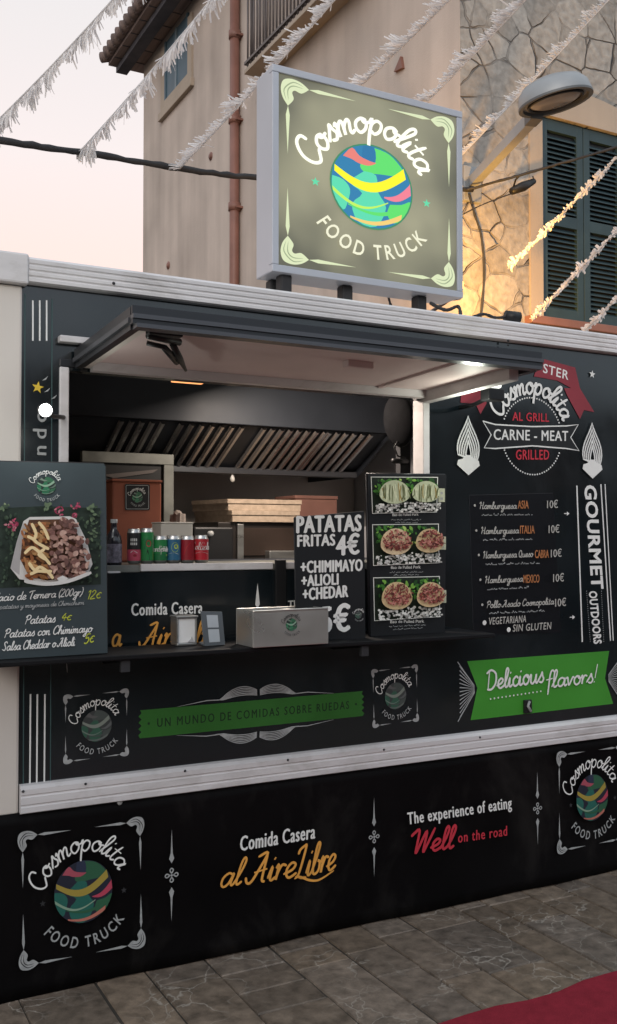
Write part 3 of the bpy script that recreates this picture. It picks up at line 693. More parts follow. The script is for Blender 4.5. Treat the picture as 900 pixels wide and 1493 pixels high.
# outer walls
w = MB(); y0, y1 = 0.0, .05
x0, x1 = .702, TX1 - .1
for (xa, xb, za, zb) in ((x0, OX0 - .034, ZB, ZR - .03), (OX1 + .034, x1, ZB, ZR - .03), (OX0 - .034, OX1 + .034, ZB, OZ0), (OX0 - .034, OX1 + .034, OZ1, ZR - .03)):
    w.box(xa, xb, y0, y1, za, zb, 'black_panel')
w.build('front_panel', T)
w = MB(); w.box(TX0 + .01, TX0 + .05, .12, TD, ZB, ZR - .03, 'white_panel'); w.box(TX1 - .05, TX1 - .01, .12, TD, ZB, ZR - .03, 'white_panel')
w.box(TX0 + .05, TX1 - .05, TD - .05, TD, ZB, ZR - .03, 'white_panel'); w.build('body_wall', T)
w = MB(); w.box(TX0 + .02, TX1 - .02, .10, TD, ZR - .045, ZR - .012, 'white_panel'); w.build('roof', T)
w = MB(); w.box(TX0 + .05, TX1 - .05, .05, TD - .05, ZB - .02, ZB + .1, 'steel_dark'); w.build('floor', T)
# rails: extruded aluminium with grooves
def rail(z_lo, z_hi, xa, xb, name, ridges, dpt=.035):
    r = MB(); h = z_hi - z_lo
    prof = [(.06, z_lo)]
    y = -dpt
    prof += [(y * .7, z_lo + .001), (y, z_lo + .006)]
    for t in ridges: prof += [(y, z_lo + h * t - .004), (y + .0035, z_lo + h * t), (y + .0035, z_lo + h * t + .003), (y, z_lo + h * t + .007)]
    prof += [(y, z_hi - .014), (y * .6, z_hi - .003), (.0, z_hi), (.12, z_hi)]
    if True: prof += [(.12, z_lo)]
    V = [(xa, a, b) for a, b in prof] + [(xb, a, b) for a, b in prof]; n = len(prof)
    r.add(V, [[i, i + n, (i + 1) % n + n, (i + 1) % n] for i in range(n)], 'white_alu')
    tri = tessellate_polygon([[Vector((0, a, b)) for a, b in prof]])
    r.add([(xa, a, b) for a, b in prof], [list(t) for t in tri], 'white_alu'); r.add([(xb, a, b) for a, b in prof], [list(t) for t in tri], 'white_alu')
    return r.build(name, T)
tr_ = rail(2.508, ZR, .72, TX1 - .1, 'top_rail', (.22, .44, .66))
br_ = rail(.648, .748, .706, TX1 - .1, 'bottom_rail', (.28, .62))
def rivets(par, pts, Y, r=.006, m='rubber', name='screw'):
    for (px, py) in pts:
        q = MB(); p = Wy(px, py, Y); q.lathe(p, [(.0005, .004), (r * .7, .0035), (r, 0)], m, 10, ax=(0, -1, 0)); q.build(name, par)
rivets(tr_, [(166, 413), (741, 497), (741, 503)], -.036)
rivets(br_, [(34, 1154), (125, 1143), (270, 1124), (420, 1108), (560, 1093), (700, 1075)], -.036, .005)
# corner posts and corner cap
pst = MB(); pst.box(TX0, .7035, -.012, .12, ZB - .003, 2.50, 'white_panel', .01); pst.build('corner_post', T)
pst = MB(); pst.box(TX0 - .004, .7195, -.04, .13, 2.501, ZR + .004, 'white_alu', .008); pst.build('corner_cap', T)
pst = MB(); pst.box(TX1 - .1, TX1, -.012, .12, ZB - .003, ZR, 'white_panel', .01); pst.build('corner_post', T)
# chassis and wheels behind the skirt
ch = MB()
for xx in (1.6, 4.2): ch.box(xx - .05, xx + .05, .35, TD - .2, .36, .44, 'steel_dark')
ch.box(TX0 + .1, TX1 - .1, .4, .5, .44, ZB - .02, 'steel_dark'); ch.box(TX0 + .1, TX1 - .1, TD - .5, TD - .4, .44, ZB - .02, 'steel_dark'); ch.build('chassis', T)
for xx in (1.6, 4.2):
    for yy in (.22, TD - .34):
        wh = MB(); wh.lathe((xx, yy, .325), [(.19, 0), (.30, .01), (.315, .04), (.315, .14), (.30, .17), (.19, .18), (.0, .17)], 'rubber', 28, ax=(0, 1, 0)); wh.build('wheel', T)
# skirt banner: hangs from the rail, a little wavy, creased
def skirt():
    nx, nz = 90, 14; V, Fc = [], []; xa, xb = TX0 - .01, TX1; za, zb = .012, .652
    for j in range(nz + 1):
        for i in range(nx + 1):
            x = xa + (xb - xa) * i / nx; t = j / nz; z = zb + (za - zb) * t
            yv = -.012 - .006 * t + .006 * t * math.sin(x * 7.0 + .6) + .003 * t * math.sin(x * 17 + 2 * t)
            if 2.3 < x < 3.6: yv += .016 * max(0, t - .72) * math.sin((x - 2.3) * 2.4) * -3
            V.append((x, yv, z))
    for j in range(nz):
        for i in range(nx):
            k = j * (nx + 1) + i; Fc.append([k, k + nx + 1, k + nx + 2, k + 1])
    s = MB(); s.add(V, Fc, 'black_fabric', True)
    o = s.build('skirt', T); md = o.modifiers.new('thick', 'SOLIDIFY'); md.thickness = .002; md.offset = 1
    return o
sk = skirt()
rivets(sk, [(175, 1170), (335, 1143.5), (478, 1123), (606, 1106), (722, 1091), (828, 1077)], -.02, .010, 'letter_dim', 'snap_fastener')
SKY = -.034                                      # plane of the print on the skirt
# opening frame
fr = MB()
fr.box(OX0 - .034, OX0, -.012, .07, OZ0 + .03, OZ1 + .01, 'white_alu', .004); fr.build('jamb', T)
fr = MB(); fr.box(OX1, OX1 + .034, -.012, .07, OZ0 + .03, OZ1 - .0, 'white_alu', .004); fr.build('jamb', T)
fr = MB(); fr.box(OX0 - .034, OX1 + .034, -.006, .07, OZ1 + .012, OZ1 + .04, 'dark_alu', .003); fr.build('hinge_bar', T)
fr = MB(); a_, b_ = Wy(87, 491, -.03), Wy(136, 496, -.03)
fr.box(a_.x, b_.x, -.04, -.001, a_.z - .018, a_.z + .006, 'white_alu', .003); fr.build('drip_strip', T)

# hatch: frame, skin, seals, gas strut
hz, HY = 2.222, -.70
HX0, HX1 = .885, 2.475
hatch = MB()
def tilt(y): return hz + .018 * (y / HY)
def hbox(mb, xa, xb, ya, yb, za, zb, m):        # a bar lying in the slightly raised hatch plane
    V = []
    for z in (za, zb):
        for (x, y) in ((xa, ya), (xb, ya), (xb, yb), (xa, yb)): V.append((x, y, tilt(y) + z))
    mb.add(V, [[0, 1, 2, 3], [7, 6, 5, 4], [0, 4, 5, 1], [1, 5, 6, 2], [2, 6, 7, 3], [3, 7, 4, 0]], m)
hbox(hatch, HX0 + .03, HX1 - .03, HY + .03, -.014, .022, .055, 'hatch_under')
hbox(hatch, HX0 + .03, HX1 - .03, HY + .03, -.014, .0555, .060, 'black_panel')
ho = hatch.build('hatch', T)
hf = MB()
hbox(hf, HX0, HX1, HY, HY + .012, .040, .066, 'dark_alu'); hbox(hf, HX0, HX1, HY - .010, HY + .020, .026, .0395, 'mid_alu')
hbox(hf, HX0, HX1, HY - .004, HY + .024, .011, .0255, 'dark_alu'); hbox(hf, HX0 + .01, HX1 - .01, HY - .014, HY + .03, -.002, .0105, 'mid_alu')
hf.build('front_frame', ho)
hs = MB()
hbox(hs, HX0, HX0 + .014, HY + .021, -.02, .034, .066, 'dark_alu'); hbox(hs, HX0 - .006, HX0 + .022, HY + .025, -.02, .018, .0335, 'mid_alu'); hbox(hs, HX0 + .004, HX0 + .03, HY + .031, -.02, -.002, .0175, 'dark_alu')
hs.build('side_frame', ho)
hs = MB(); hbox(hs, HX1 - .03, HX1, HY + .031, -.02, -.002, .066, 'dark_alu'); hs.build('side_frame', ho)
# pale inner flanges along the hinge and along the right-hand end
hs = MB(); hbox(hs, HX0 + .06, HX1 - .07, -.05, -.0135, -.010, .0215, 'white_alu'); hs.build('inner_flange', ho)
hs = MB(); hbox(hs, HX1 - .075, HX1 - .0305, HY + .10, -.0135, -.026, .0215, 'white_alu'); hs.build('inner_flange', ho)
hs = MB(); hbox(hs, HX0 + .0305, HX0 + .06, HY + .032, -.0135, .004, .0215, 'white_panel'); hs.build('inner_flange', ho)
hs = MB(); hbox(hs, HX1 - .32, HX1 - .30, HY + .031, -.051, .014, .0215, 'hatch_under'); hs.build('cross_bar', ho)
# folding arm of the hatch
zz = lambda px, py: Wz(px, py, tilt(HY * .7))
ar = MB()
def P_(px, py, dz=0): v = Wz(px, py, hz + .012 - dz); return v
ar.tube([P_(216, 489), P_(262, 499)], .012, 'black', 8)
ar.tube([P_(214, 500, .01), P_(240, 506, .02), P_(256, 521, .03)], .008, 'black', 8)
ar.tube([P_(252, 502, .01), P_(262, 522, .03), P_(271, 540, .03)], [.011, .012, .005], 'black', 8)
ar.tube([P_(240, 507, .015), P_(258, 528, .03)], .011, 'black', 8)
ar.box(*(lambda c: (c.x - .02, c.x + .09, c.y - .02, c.y + .02, hz + .012, hz + .040))(P_(224, 489)), 'black', .004)
ar.build('folding_arm', ho)
lt_ = MB(); c = Wz(521, 533, hz + .02); lt_.box(c.x - .05, c.x + .06, c.y - .02, c.y + .02, hz + .010, hz + .036, 'hatch_under', .004); lt_.build('latch_plate', ho)

# counter: fold-down shelf under the opening
ZC = 1.21
ct = MB(); ct.box(.57, 2.60, -.262, -.002, ZC - .018, ZC, pm('counter_black', (.006, .006, .007), .55, 0, .2, .2, 6), .004); co_ = ct.build('counter', T)
for (px, py) in ((183, 969), (532, 945)):
    c = Wy(px, py, -.24); bk = MB(); bk.box(c.x - .016, c.x + .016, -.245, -.225, ZC - .062, ZC - .019, 'rubber', .002)
    bk.prism([(c.x - .006, -.224, ZC - .019), (c.x - .006, -.224, ZC - .03), (c.x - .006, -.003, ZC - .06), (c.x - .006, -.003, ZC - .019)], (.012, 0, 0), 'black'); bk.build('shelf_bracket', co_)
# inner counter front with its own print, shelf with pale edge
IPY = .055
ip = MB(); ip.box(OX0 + .002, OX1 - .002, IPY, IPY + .02, OZ0 - .02, 1.478, 'black_panel'); ipo = ip.build('inner_front', T)
a_, b_ = Wy(205, 823, .075), Wy(397, 823, .075)
zs = 1.508
sh = MB(); sh.box(OX0 + .02, OX1 - .01, .082, .55, zs - .03, zs - .002, 'steel_dull', .003); sho = sh.build('shelf', T)
se = MB(); se.box(a_.x, b_.x, .066, .0815, zs - .026, zs + .002, 'white_alu', .002); se.build('edge_trim', sho)
c0, c1 = Wy(412, 823, .075), Wy(430, 823, .075)
se = MB(); se.box(c0.x, c1.x + .3, .066, .0815, zs - .026, zs + .002, 'white_alu', .002); se.build('edge_trim', sho)
c0, c1 = Wy(397, 830, .075), Wy(412, 830, .075)
se = MB(); se.box(c0.x, c1.x, .04, .054, ZC, zs + .012, 'black', .002); se.build('post', ipo)

# kitchen
KX0, KX1, KY = .62, 3.28, 2.04
k = MB(); k.box(KX0, KX1, KY, KY + .04, ZB + .1, ZR - .05, 'kitchen_wall'); k.build('back_wall', T)
k = MB(); k.box(KX1, KX1 + .03, .06, KY - .001, ZB + .1, ZR - .05, 'kitchen_side'); k.build('partition', T)
k = MB(); k.box(KX0, KX1 - .001, .055, KY - .001, ZR - .075, ZR - .0455, 'kitchen_side'); k.build('ceiling', T)
# exhaust hood
HD0 = 1.05
def hood():
    xa = Wy(60, 600, HD0).x; xb = Wy(573, 600, HD0).x
    ztop, zm = ZR - .08, Wy(400, 622, HD0).z
    yb = HD0 + .38; zl = Wy(400, 684, yb).z
    h = MB()
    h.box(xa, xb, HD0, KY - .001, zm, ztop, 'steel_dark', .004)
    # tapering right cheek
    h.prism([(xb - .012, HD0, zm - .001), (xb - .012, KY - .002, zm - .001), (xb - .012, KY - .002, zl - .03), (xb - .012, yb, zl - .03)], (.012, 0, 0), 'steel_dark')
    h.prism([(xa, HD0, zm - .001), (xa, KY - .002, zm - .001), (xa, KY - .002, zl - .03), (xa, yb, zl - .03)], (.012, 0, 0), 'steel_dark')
    o = h.build('exhaust_hood', T)
    lip = MB(); lip.box(xa + .013, xb - .013, yb - .012, yb + .05, zl - .035, zl, 'mid_alu', .004); lip.build('grease_gutter', o)
    # backing and baffle filters
    bkp = MB(); bkp.prism([(xa + .013, HD0 + .035, zm - .002), (xb - .013, HD0 + .035, zm - .002), (xb - .013, yb + .03, zl), (xa + .013, yb + .03, zl)], (0, .02, .004), 'steel_dark'); bkp.build('back_sheet', o)
    groups = [(180, 240), (268, 356), (388, 478), (484, 545)]
    def onp(px, t):                                        # point on the sloping filter plane under the hood front
        X = Wy(px, 620, HD0).x; return Vector((X, HD0 + .012 + (yb - HD0 - .012) * t, zm - .004 + (zl - zm + .004) * t))
    for (ga, gb) in groups:
        f = MB(); A, B = onp(ga, 0).x, onp(gb, 0).x; n = max(3, int(round((B - A) / .052)))
        nrm = Vector((0, -(zm - zl), -(yb - HD0))).normalized()
        for i in range(n + 1):
            x = A + (B - A) * i / n
            q0, q1 = onp(ga, 0.02), onp(ga, .98)
            for (w_, off) in ((.015, .012),):
                V = []
                for q in (q0, q1):
                    for (dx, dn) in ((-w_, 0), (-w_ * .5, off), (w_ * .5, off), (w_, 0)): V.append(Vector((x + dx, q.y, q.z)) + nrm * dn)
                f.add(V, [[0, 1, 5, 4], [1, 2, 6, 5], [2, 3, 7, 6]], 'filter')
        f.build('baffle_filter', o)
    bl = MB(); p = Wy(340, 700, yb); bl.lathe((p.x, yb + .01, zl - .08), [(.001, 0), (.012, .006), (.014, .02), (.008, .034), (.005, .046)], 'letter', 12); bl.build('drip_bulb', o)
hood()
# ceiling lamp above the counter
cl = MB(); a_, b_ = Wz(262, 562, 2.205), Wz(308, 563, 2.205)
lx, ly, lz = (a_.x + b_.x) / 2, .14, 2.24
cl.box(lx - .075, lx + .075, ly - .025, ly + .025, lz, ZR - .076, 'dark_alu', .004); clo = cl.build('ceiling_lamp_or_fill', T)
cl = MB(); cl.box(lx - .065, lx + .065, ly - .02, ly + .02, lz - .012, lz - .001, glow('warm_lamp_lens', 255, 170, 105, 1.6), .003); cl.build('lens', clo)
ld = bpy.data.lights.new('kitchen_fill_light', 'AREA'); ld.energy = 20.0; ld.color = (1.0, .85, .72); ld.shape = 'RECTANGLE'; ld.size = .3; ld.size_y = .1  # added fill light for the kitchen, away from the counter lamp
lo = bpy.data.objects.new('kitchen_fill_light', ld); COL.objects.link(lo); lo.location = (2.05, .50, 2.36); lo.rotation_euler = Vector((.3, .12, -1)).to_track_quat('-Z', 'Y').to_euler()
cl = MB(); cl.box(1.88, 2.22, .46, .54, 2.385, 2.41, 'dark_alu', .004); cl.box(1.99, 2.11, .48, .52, 2.4105, ZR - .076, 'dark_alu'); clo = cl.build('ceiling_lamp_or_fill', T)  # added lamp with glowing lens, out of view, to brighten the partition
cl = MB(); cl.box(1.90, 2.20, .47, .53, 2.378, 2.3845, glow('added_fill_lens', 255, 220, 185, 1.5)); cl.build('lens', clo)
# steel door frame at the back left and a dark doorway
def rectframe(Y, x0, x1, z0, z1, w, d, m, nm, par):
    f = MB(); f.box(x0, x1, Y, Y + d, z1 - w, z1, m, .003); f.box(x0, x0 + w, Y, Y + d, z0, z1 - w - .0005, m, .003); f.box(x1 - w, x1, Y, Y + d, z0, z1 - w - .0005, m, .003)
    return f.build(nm, par)
DY = 1.25
p0, p1 = Wy(120, 657, DY), Wy(254, 664, DY); pb = Wy(200, 800, DY)
dfo = rectframe(DY, p0.x, p1.x, ZB + .1, p0.z, .055, .05, 'steel_dull', 'cabinet_frame', T)
dd = MB(); dd.box(p0.x + .056, p1.x - .056, DY + .02, DY + .03, ZB + .1, p0.z - .056, 'black'); dd.build('cabinet_back', dfo)
gl = MB(); q0, q1 = Wy(150, 692, DY), Wy(232, 684, DY)
gl.prism([(q0.x, DY + .012, q0.z), (q1.x, DY + .012, q1.z), (q1.x - .03, DY + .012, q1.z - .02), (q0.x + .06, DY + .012, q0.z - .015)], (0, .004, 0), pm('foil_glint', (.10, .085, .08), .4, .3)); gl.build('foil_bag', dfo)
# oven / warmer below the pizza boxes and black unit
OY = 1.15
ov = thing('oven', 'black steel oven with upright rail standing under the two flat boxes', 'oven', (Wy(380, 800, OY).x, OY + .3, 1.3))
p0, p1 = Wy(318, 761, OY), Wy(470, 765, OY)
ZOV = p0.z
o_ = MB(); o_.box(p0.x, p1.x, OY, OY + .45, ZB + .1, ZOV, pm('oven_black', (.030, .025, .023), .35, .3, .5, .3, 4), .006); o_.build('body', ov)
o_ = MB(); q = Wy(349, 800, OY); o_.box(q.x - .018, q.x + .018, OY - .02, OY - .0005, 1.40, ZOV - .01, 'steel', .003); o_.build('upright_rail', ov)
o_ = MB(); q0, q1 = Wy(392, 803, OY - .05), Wy(430, 818, OY - .05); o_.box(q0.x, q1.x + .1, OY - .06, OY - .001, q1.z, q0.z, 'steel', .004); o_.build('tray_rail', ov)
o_ = MB(); q0, q1 = Wy(352, 770, OY), Wy(432, 815, OY); o_.box(q0.x, q1.x + .1, OY - .006, OY - .0004, q1.z + .02, q0.z, pm('oven_glass', (.05, .036, .03), .25, .2, .5, .3, 4), .002); o_.build('door', ov)
# black flat unit left of the oven
bu = thing('griddle', 'low black griddle with lid knob standing behind the drink cans', 'griddle', (Wy(300, 800, 1.0).x, 1.1, 1.3))
p0, p1 = Wy(283, 768, 1.0), Wy(341, 768, 1.0)
o_ = MB(); o_.box(p0.x, p1.x, 1.0, 1.14, 1.0, p0.z, 'black', .01); o_.build('body', bu)
o_ = MB(); q = Wy(306, 778, .99); o_.lathe(q, [(.001, .02), (.014, .02), (.014, 0)], 'letter_dim', 14, ax=(0, -1, 0)); o_.build('knob', bu)

# ---- print on the truck
PAL_D = dict(w=M['letter'], w2=M['letter_dim'], fr=M['letter_dim'], fd=M['black'], sea=pm('print_navy', (.012, .016, .030), .5), land=pm('print_teal', (.014, .115, .090), .5, var=.1), land2=pm('print_green', (.022, .10, .050), .5, var=.1),
             yel=pm('print_yellow', (.33, .25, .045), .5), pink=pm('print_pink', (.42, .05, .09), .5), pink2=pm('print_rose', (.36, .07, .10), .5), yel2=pm('print_mint', (.22, .33, .24), .5), blue2=pm('print_blue', (.02, .03, .06), .5), star=M['rubber'], **{'or': pm('print_salmon', (.45, .15, .11), .5)})
PAL_M = dict(w=M['letter'], w2=M['letter_dim'], fr=M['letter_dim'], sea=pm('print_grey', (.040, .045, .045), .5), land=pm('print_dull_green', (.03, .10, .065), .5), land2=pm('print_grey_green', (.06, .075, .07), .5), yel=pm('print_pale', (.20, .23, .20), .5), pink=pm('print_mid', (.11, .12, .12), .5), pink2=pm('print_mid2', (.10, .10, .10), .5), yel2=pm('print_mid3', (.15, .2, .17), .5), **{'or': pm('print_mid4', (.13, .15, .14), .5)})
PAL_G = dict(w=M['letter'], w2=M['letter_dim'], fr=M['letter_dim'], sea=pm('print_black_green', (.012, .02, .018), .5), land=pm('print_leaf', (.02, .15, .07), .5), land2=pm('print_leaf2', (.03, .12, .06), .5), yel=pm('print_pale_green', (.22, .35, .25), .5), pink=pm('print_sage', (.10, .15, .12), .5), pink2=pm('print_sage2', (.15, .2, .16), .5), yel2=pm('print_sage3', (.15, .25, .18), .5), **{'or': pm('print_sage4', (.12, .18, .14), .5)})
def emblem(tl, tr, bl, Y, pal, par, frame=True, name='emblem'):
    O, U, V = quad_frame(tl, tr, bl, Y); d = Dec(O, U, V); logo(d, pal, frame); return d.build(name, par)
emblem((25.5, 1213), (210, 1189), (27.5, 1417), SKY, PAL_D, sk)
# right-hand emblem runs past the picture edge: same width as its height
tl, bl = Wy(811, 1096, SKY), Wy(815, 1246, SKY)
hgt = (tl - bl).length; d = Dec(tl + Vector((hgt * .46, 0, -hgt / 2)), (hgt * .46, 0, 0), (0, 0, hgt / 2)); logo(d, PAL_D); d.build('emblem', sk)
emblem((92, 1013), (188, 1003), (92, 1115), 0, PAL_M, T)
emblem((541, 976), (609, 968), (543, 1062), 0, PAL_M, T)

def slab_text(par, name, Y, items):
    """each line of print is a part of its own"""
    for (t, a, b, c, m, kind, kw) in items:
        O, U, V, w = line_frame(a, b, c, Y)
        s = Dec(O, U, V)
        if kind == 't': s.text(t, 0, 0, 1, m, width=w, **kw)
        else: s.script(t, 0, 0, .5, m, width=w, **kw)
        s.build(name, par)
def ornament(par, Y, x, y_top, y_bot, name='ornament', m='letter_dim'):
    O = Wy(x, y_top, Y); B = Wy(x, y_bot, Y); L = (O - B).length
    d = Dec(B, (L, 0, 0), (0, 0, L)); q = M[m]
    d.poly([(0, 1), (-.012, .74), (-.03, .68), (0, .63), (.03, .68), (.012, .74)], q)
    d.poly([(0, 0), (.012, .26), (.03, .32), (0, .37), (-.03, .32), (-.012, .26)], q)
    for a in (0, .5, 1, 1.5):
        c, s_ = math.cos(a * math.pi), math.sin(a * math.pi)
        d.stroke([(c * .02, .5 + s_ * .02), (c * .055 - s_ * .02, .5 + s_ * .055 + c * .02), (c * .075, .5 + s_ * .075), (c * .055 + s_ * .02, .5 + s_ * .055 - c * .02), (c * .02, .5 + s_ * .02)], .014, q, sm=3)
    d.ell(0, .5, .014, .014, q, 10); return d.build(name, par)
ornament(sk, SKY, 250, 1209, 1343); ornament(sk, SKY, 545.5, 1162, 1278); ornament(sk, SKY, 784, 1125, 1232)
LT, OR, RD = M['letter'], M['orange'], M['red']
slab_text(sk, 'slogan', SKY, [
    ('Comida Casera', (350.5, 1240.5), (459, 1222), (351, 1219.5), LT, 't', dict(heavy=.035, space=1.12)),
    ('al', (318, 1295), (350, 1289), (317, 1257), OR, 's', dict(w=.18, slant=.3)),
    ('Aire', (362, 1289), (429, 1278), (362, 1246), OR, 's', dict(w=.18, slant=.22)),
    ('Libre', (430, 1281), (487, 1267), (430, 1236), OR, 's', dict(w=.17, slant=.25))])
O, U, V, w_ = line_frame((429, 1281), (486, 1276), (429, 1260), SKY); d = Dec(O, U, V); d.h += .003
d.stroke([(0, 0), (.4, .12), (1.2, -.18), (2.0, -.2), (w_, .35)], .17, OR, sm=6, taper=lambda t: .5 + .5 * math.sin(math.pi * t)); d.build('slogan', sk)
slab_text(sk, 'slogan', SKY, [
    ('The experience of eating', (595, 1202), (746, 1178), (594, 1185), LT, 't', dict(heavy=.035, space=1.14)),
    ('Well', (600, 1245), (660, 1236), (598, 1212), RD, 's', dict(w=.24, slant=.22)),
    ('on the road', (668, 1228.5), (739, 1218), (668, 1214), RD, 't', dict(heavy=.03, space=1.18))])
# left pinstripe panel
d = Dec(Wy(30, 440), (1, 0, 0), (0, 0, 1)); o0 = d.O
def wl_(px, py): p = Wy(px, py); return (p.x - o0.x, p.z - o0.z)
def line(a, b, w, m): d.stroke([wl_(*a), wl_(*b)], w, M[m], cap=False)
for x_ in (36.5, 76): line((x_, 428 if x_ < 50 else 436), (x_ - 2.5, 1150), .004, 'teal_line')
for x_ in (48, 58, 68): line((x_, 438), (x_, 497), .0055, 'letter')
for x_ in (44.5, 54.5, 65.5): line((x_, 1012), (x_ - 1, 1147), .0055, 'letter')
for (a, b) in (((96, 952), (98, 980)),): line(a, b, .003, 'letter_dim')
p = wl_(55, 565); d.star(p[0], p[1], .022, M['yellow'], .15)
for (qx, qy) in ((66, 553), (69, 570), (79, 580)):
    p = wl_(qx, qy); d.poly([(p[0] - .012, p[1] - .006), (p[0] + .010, p[1] + .012), (p[0] + .002, p[1] - .002)], M['letter_dim'])
# upright lettering, read from the bottom up
A, B = Wy(65.5, 672), Wy(65.5, 596); C = Wy(50, 672)
L = (B - A).length; hh = (A - C).length
s = d.sub(Vector((A.x + .004, A.y, A.z - L * 1.5)), Vector((0, 0, hh)), Vector((-hh, 0, 0)))
s.text('un mundo', 0, 0, 1.25, M['letter_dim'], width=L * 2.45 / hh, heavy=.03, space=1.5)
d.build('pinstripes', T)
# green ribbon with dark lettering, scroll ornaments
O, U, V = quad_frame((204, 1036), (529, 1007), (204, 1077), 0); hl, hh = U.length, V.length
d = Dec(O, (1, 0, 0), (0, 0, 1)); rg = random.Random(5)
def edge(n, x0, x1, y, am): return [(x0 + (x1 - x0) * i / n, y + rg.uniform(-am, am)) for i in range(n + 1)]
pts = [(-hl, -hh)] + [(hl, -hh)] + [(hl + (.006 if i % 2 else -.006), -hh + 2 * hh * i / 9) for i in range(1, 9)] + [(hl, hh), (-hl, hh)] + [(-hl + (.006 if i % 2 else -.006), hh - 2 * hh * i / 9) for i in range(1, 9)]
d.poly(pts, M['green_dull'])
d.text('UN MUNDO DE COMIDAS SOBRE RUEDAS', 0, -.016, .032, M['ink'], width=hl * 1.72, heavy=.02, align='c', space=1.35)
for sx_ in (-1, 1): d.ell(sx_ * hl * .93, 0, .005, .005, M['ink'], 8)
for sy_ in (-1, 1):
    cy = sy_ * (hh + .014)
    for i in range(6):
        r_ = .02 + .012 * i
        for sx_ in (-1, 1):
            arc = [(sx_ * (.006 + (.175 - .004 * i) * t), cy + sy_ * (.044 - .0065 * i) * (math.sin(math.pi * min(1, (t * .93 + .18))) ** .8)) for t in [q / 12 for q in range(13)]]
            d.stroke(arc, .0035, M['letter_dim'], cap=False)
    for sx_ in (-1, 1):
        d.stroke([(sx_ * .15, cy), (sx_ * .22, cy + sy_ * .002), (sx_ * .34, cy - sy_ * .012)], .006, M['letter_dim'], taper=lambda t: 1 - .8 * t)
d.build('green_ribbon', T)
# "Delicious flavors!" panel
pn = [(673, 967), (888, 950), (873, 989), (896, 1027), (679, 1050), (692, 1006)]
tl = Wy(681, 964); d = Dec(tl, (1, 0, 0), (0, 0, 1)); o0 = tl
PX = lambda x, y: (lambda p: (p.x - o0.x, p.z - o0.z))(Wy(x, y))
d.poly([PX(*q) for q in ((681, 964), (888, 949), (882, 989), (894, 1026), (686, 1050), (696, 1003))], M['green'])
for (cx_, cy_, dx, ylo, yhi) in ((694, 1004, -24, 965, 1052), (884, 988, 24, 950, 1030)):
    for i in range(15):
        y = ylo + (yhi - ylo) * i / 14
        x_ = cx_ + dx + (dx * .12 if i in (0, 14) else 0)
        q = PX(cx_ + dx * .10, cy_ + (y - cy_) * .12); e2 = PX(x_, y)
        d.stroke([q, e2], .0048, M['letter_dim'], taper=lambda t: .35 + .65 * t, cap=False)
d.h += .0005
O, U, V, w_ = line_frame((708, 1006), (791, 994), (707, 978), 0); s = d.sub(O, U, V); s.h = d.h
s.script('Delicious', 0, 0, .5, LT, width=w_, w=.22, slant=.1); d.h = s.h + .0003
O, U, V, w_ = line_frame((795, 1003), (868, 994), (794, 978), 0); s = d.sub(O, U, V); s.h = d.h
s.script('flavors!', 0, 0, .5, LT, width=w_, w=.22, slant=.1); d.h = s.h + .0003
for i in range(14):
    p = PX(713 + 5.6 * i, 1018.5 - .86 * i); d.ell(p[0], p[1], .0042, .0042, LT, 8)
d.build('flavour_panel', T)
lk = MB(); p = Wy(770, 1030, -.012); lk.box(p.x - .022, p.x + .022, -.016, -.003, p.z - .03, p.z + .03, 'black', .003); lko = lk.build('door_latch', T)
lk = MB(); lk.tube([(p.x + .004, -.019, p.z + .024), (p.x - .008, -.021, p.z + .004), (p.x + .01, -.021, p.z - .022)], .006, 'letter_dim', 8); lk.build('latch_lever', lko)
# grill emblem
O = Wy(776, 636); d = Dec(O, (1, 0, 0), (0, 0, 1)); o0 = O
rad = (Wy(776, 580) - Wy(776, 692)).length / 2
for i in range(76):
    t = 2 * math.pi * i / 76; u, v = rad * math.cos(t), rad * math.sin(t)
    if abs(v) > rad * .34: d.ell(u, v, .0042, .0042, LT, 7, raise_=False)
bn = [PX(*q) for q in ((704, 614), (724, 622), (776, 621), (826, 622), (843, 619), (832, 638), (843, 658), (824, 652), (776, 651), (726, 654), (706, 655), (716, 635))]
bn = [PX(*q) for q in ((704, 614), (722, 619), (776, 622), (826, 621), (843, 619), (832, 638), (844, 657), (826, 654), (776, 650), (722, 654), (706, 653), (716, 634))]
d.poly(bn, M['black']); d.stroke(bn, .006, LT, closed=True)
O, U, V, w_ = line_frame((720, 641), (828, 643), (720, 626), 0); s = d.sub(O, U, V); s.h = d.h; s.text('CARNE - MEAT', 0, 0, 1, LT, width=w_, heavy=.03, space=1.1); d.h = s.h
O, U, V, w_ = line_frame((747, 613), (800, 615), (747, 601), 0); s = d.sub(O, U, V); s.h = d.h; s.text('AL GRILL', 0, 0, 1, RD, width=w_, heavy=.03, space=1.1); d.h = s.h
O, U, V, w_ = line_frame((752, 670), (800, 670), (752, 656), 0); s = d.sub(O, U, V); s.h = d.h; s.text('GRILLED', 0, 0, 1, RD, width=w_, heavy=.03, space=1.1); d.h = s.h
def ribbon(pts, m): d.poly([PX(*q) for q in pts], M[m])
ribbon(((672, 572), (707, 566), (709, 588), (700, 604), (693, 589), (671, 587)), 'red_dark')
ribbon(((822, 566), (845, 566), (866, 601), (851, 598), (845, 611), (826, 576)), 'red_dark')
ribbon(((786, 522), (838, 536), (845, 566), (836, 568), (812, 555), (778, 549)), 'red_dark')
O, U, V, w_ = line_frame((791, 543), (828, 554), (792, 530), 0); s = d.sub(O, U, V); s.h = d.h
s.text('STER', 0, 0, 1, M['letter'], width=w_, bold=.01, space=1.1)
V2, F2, W2 = font_mesh('STER', .01, 1.1)
d.h = s.h
p0_ = Wy(776, 636) - Wy(776, 636)
am = 10.0; r0 = rad + .018
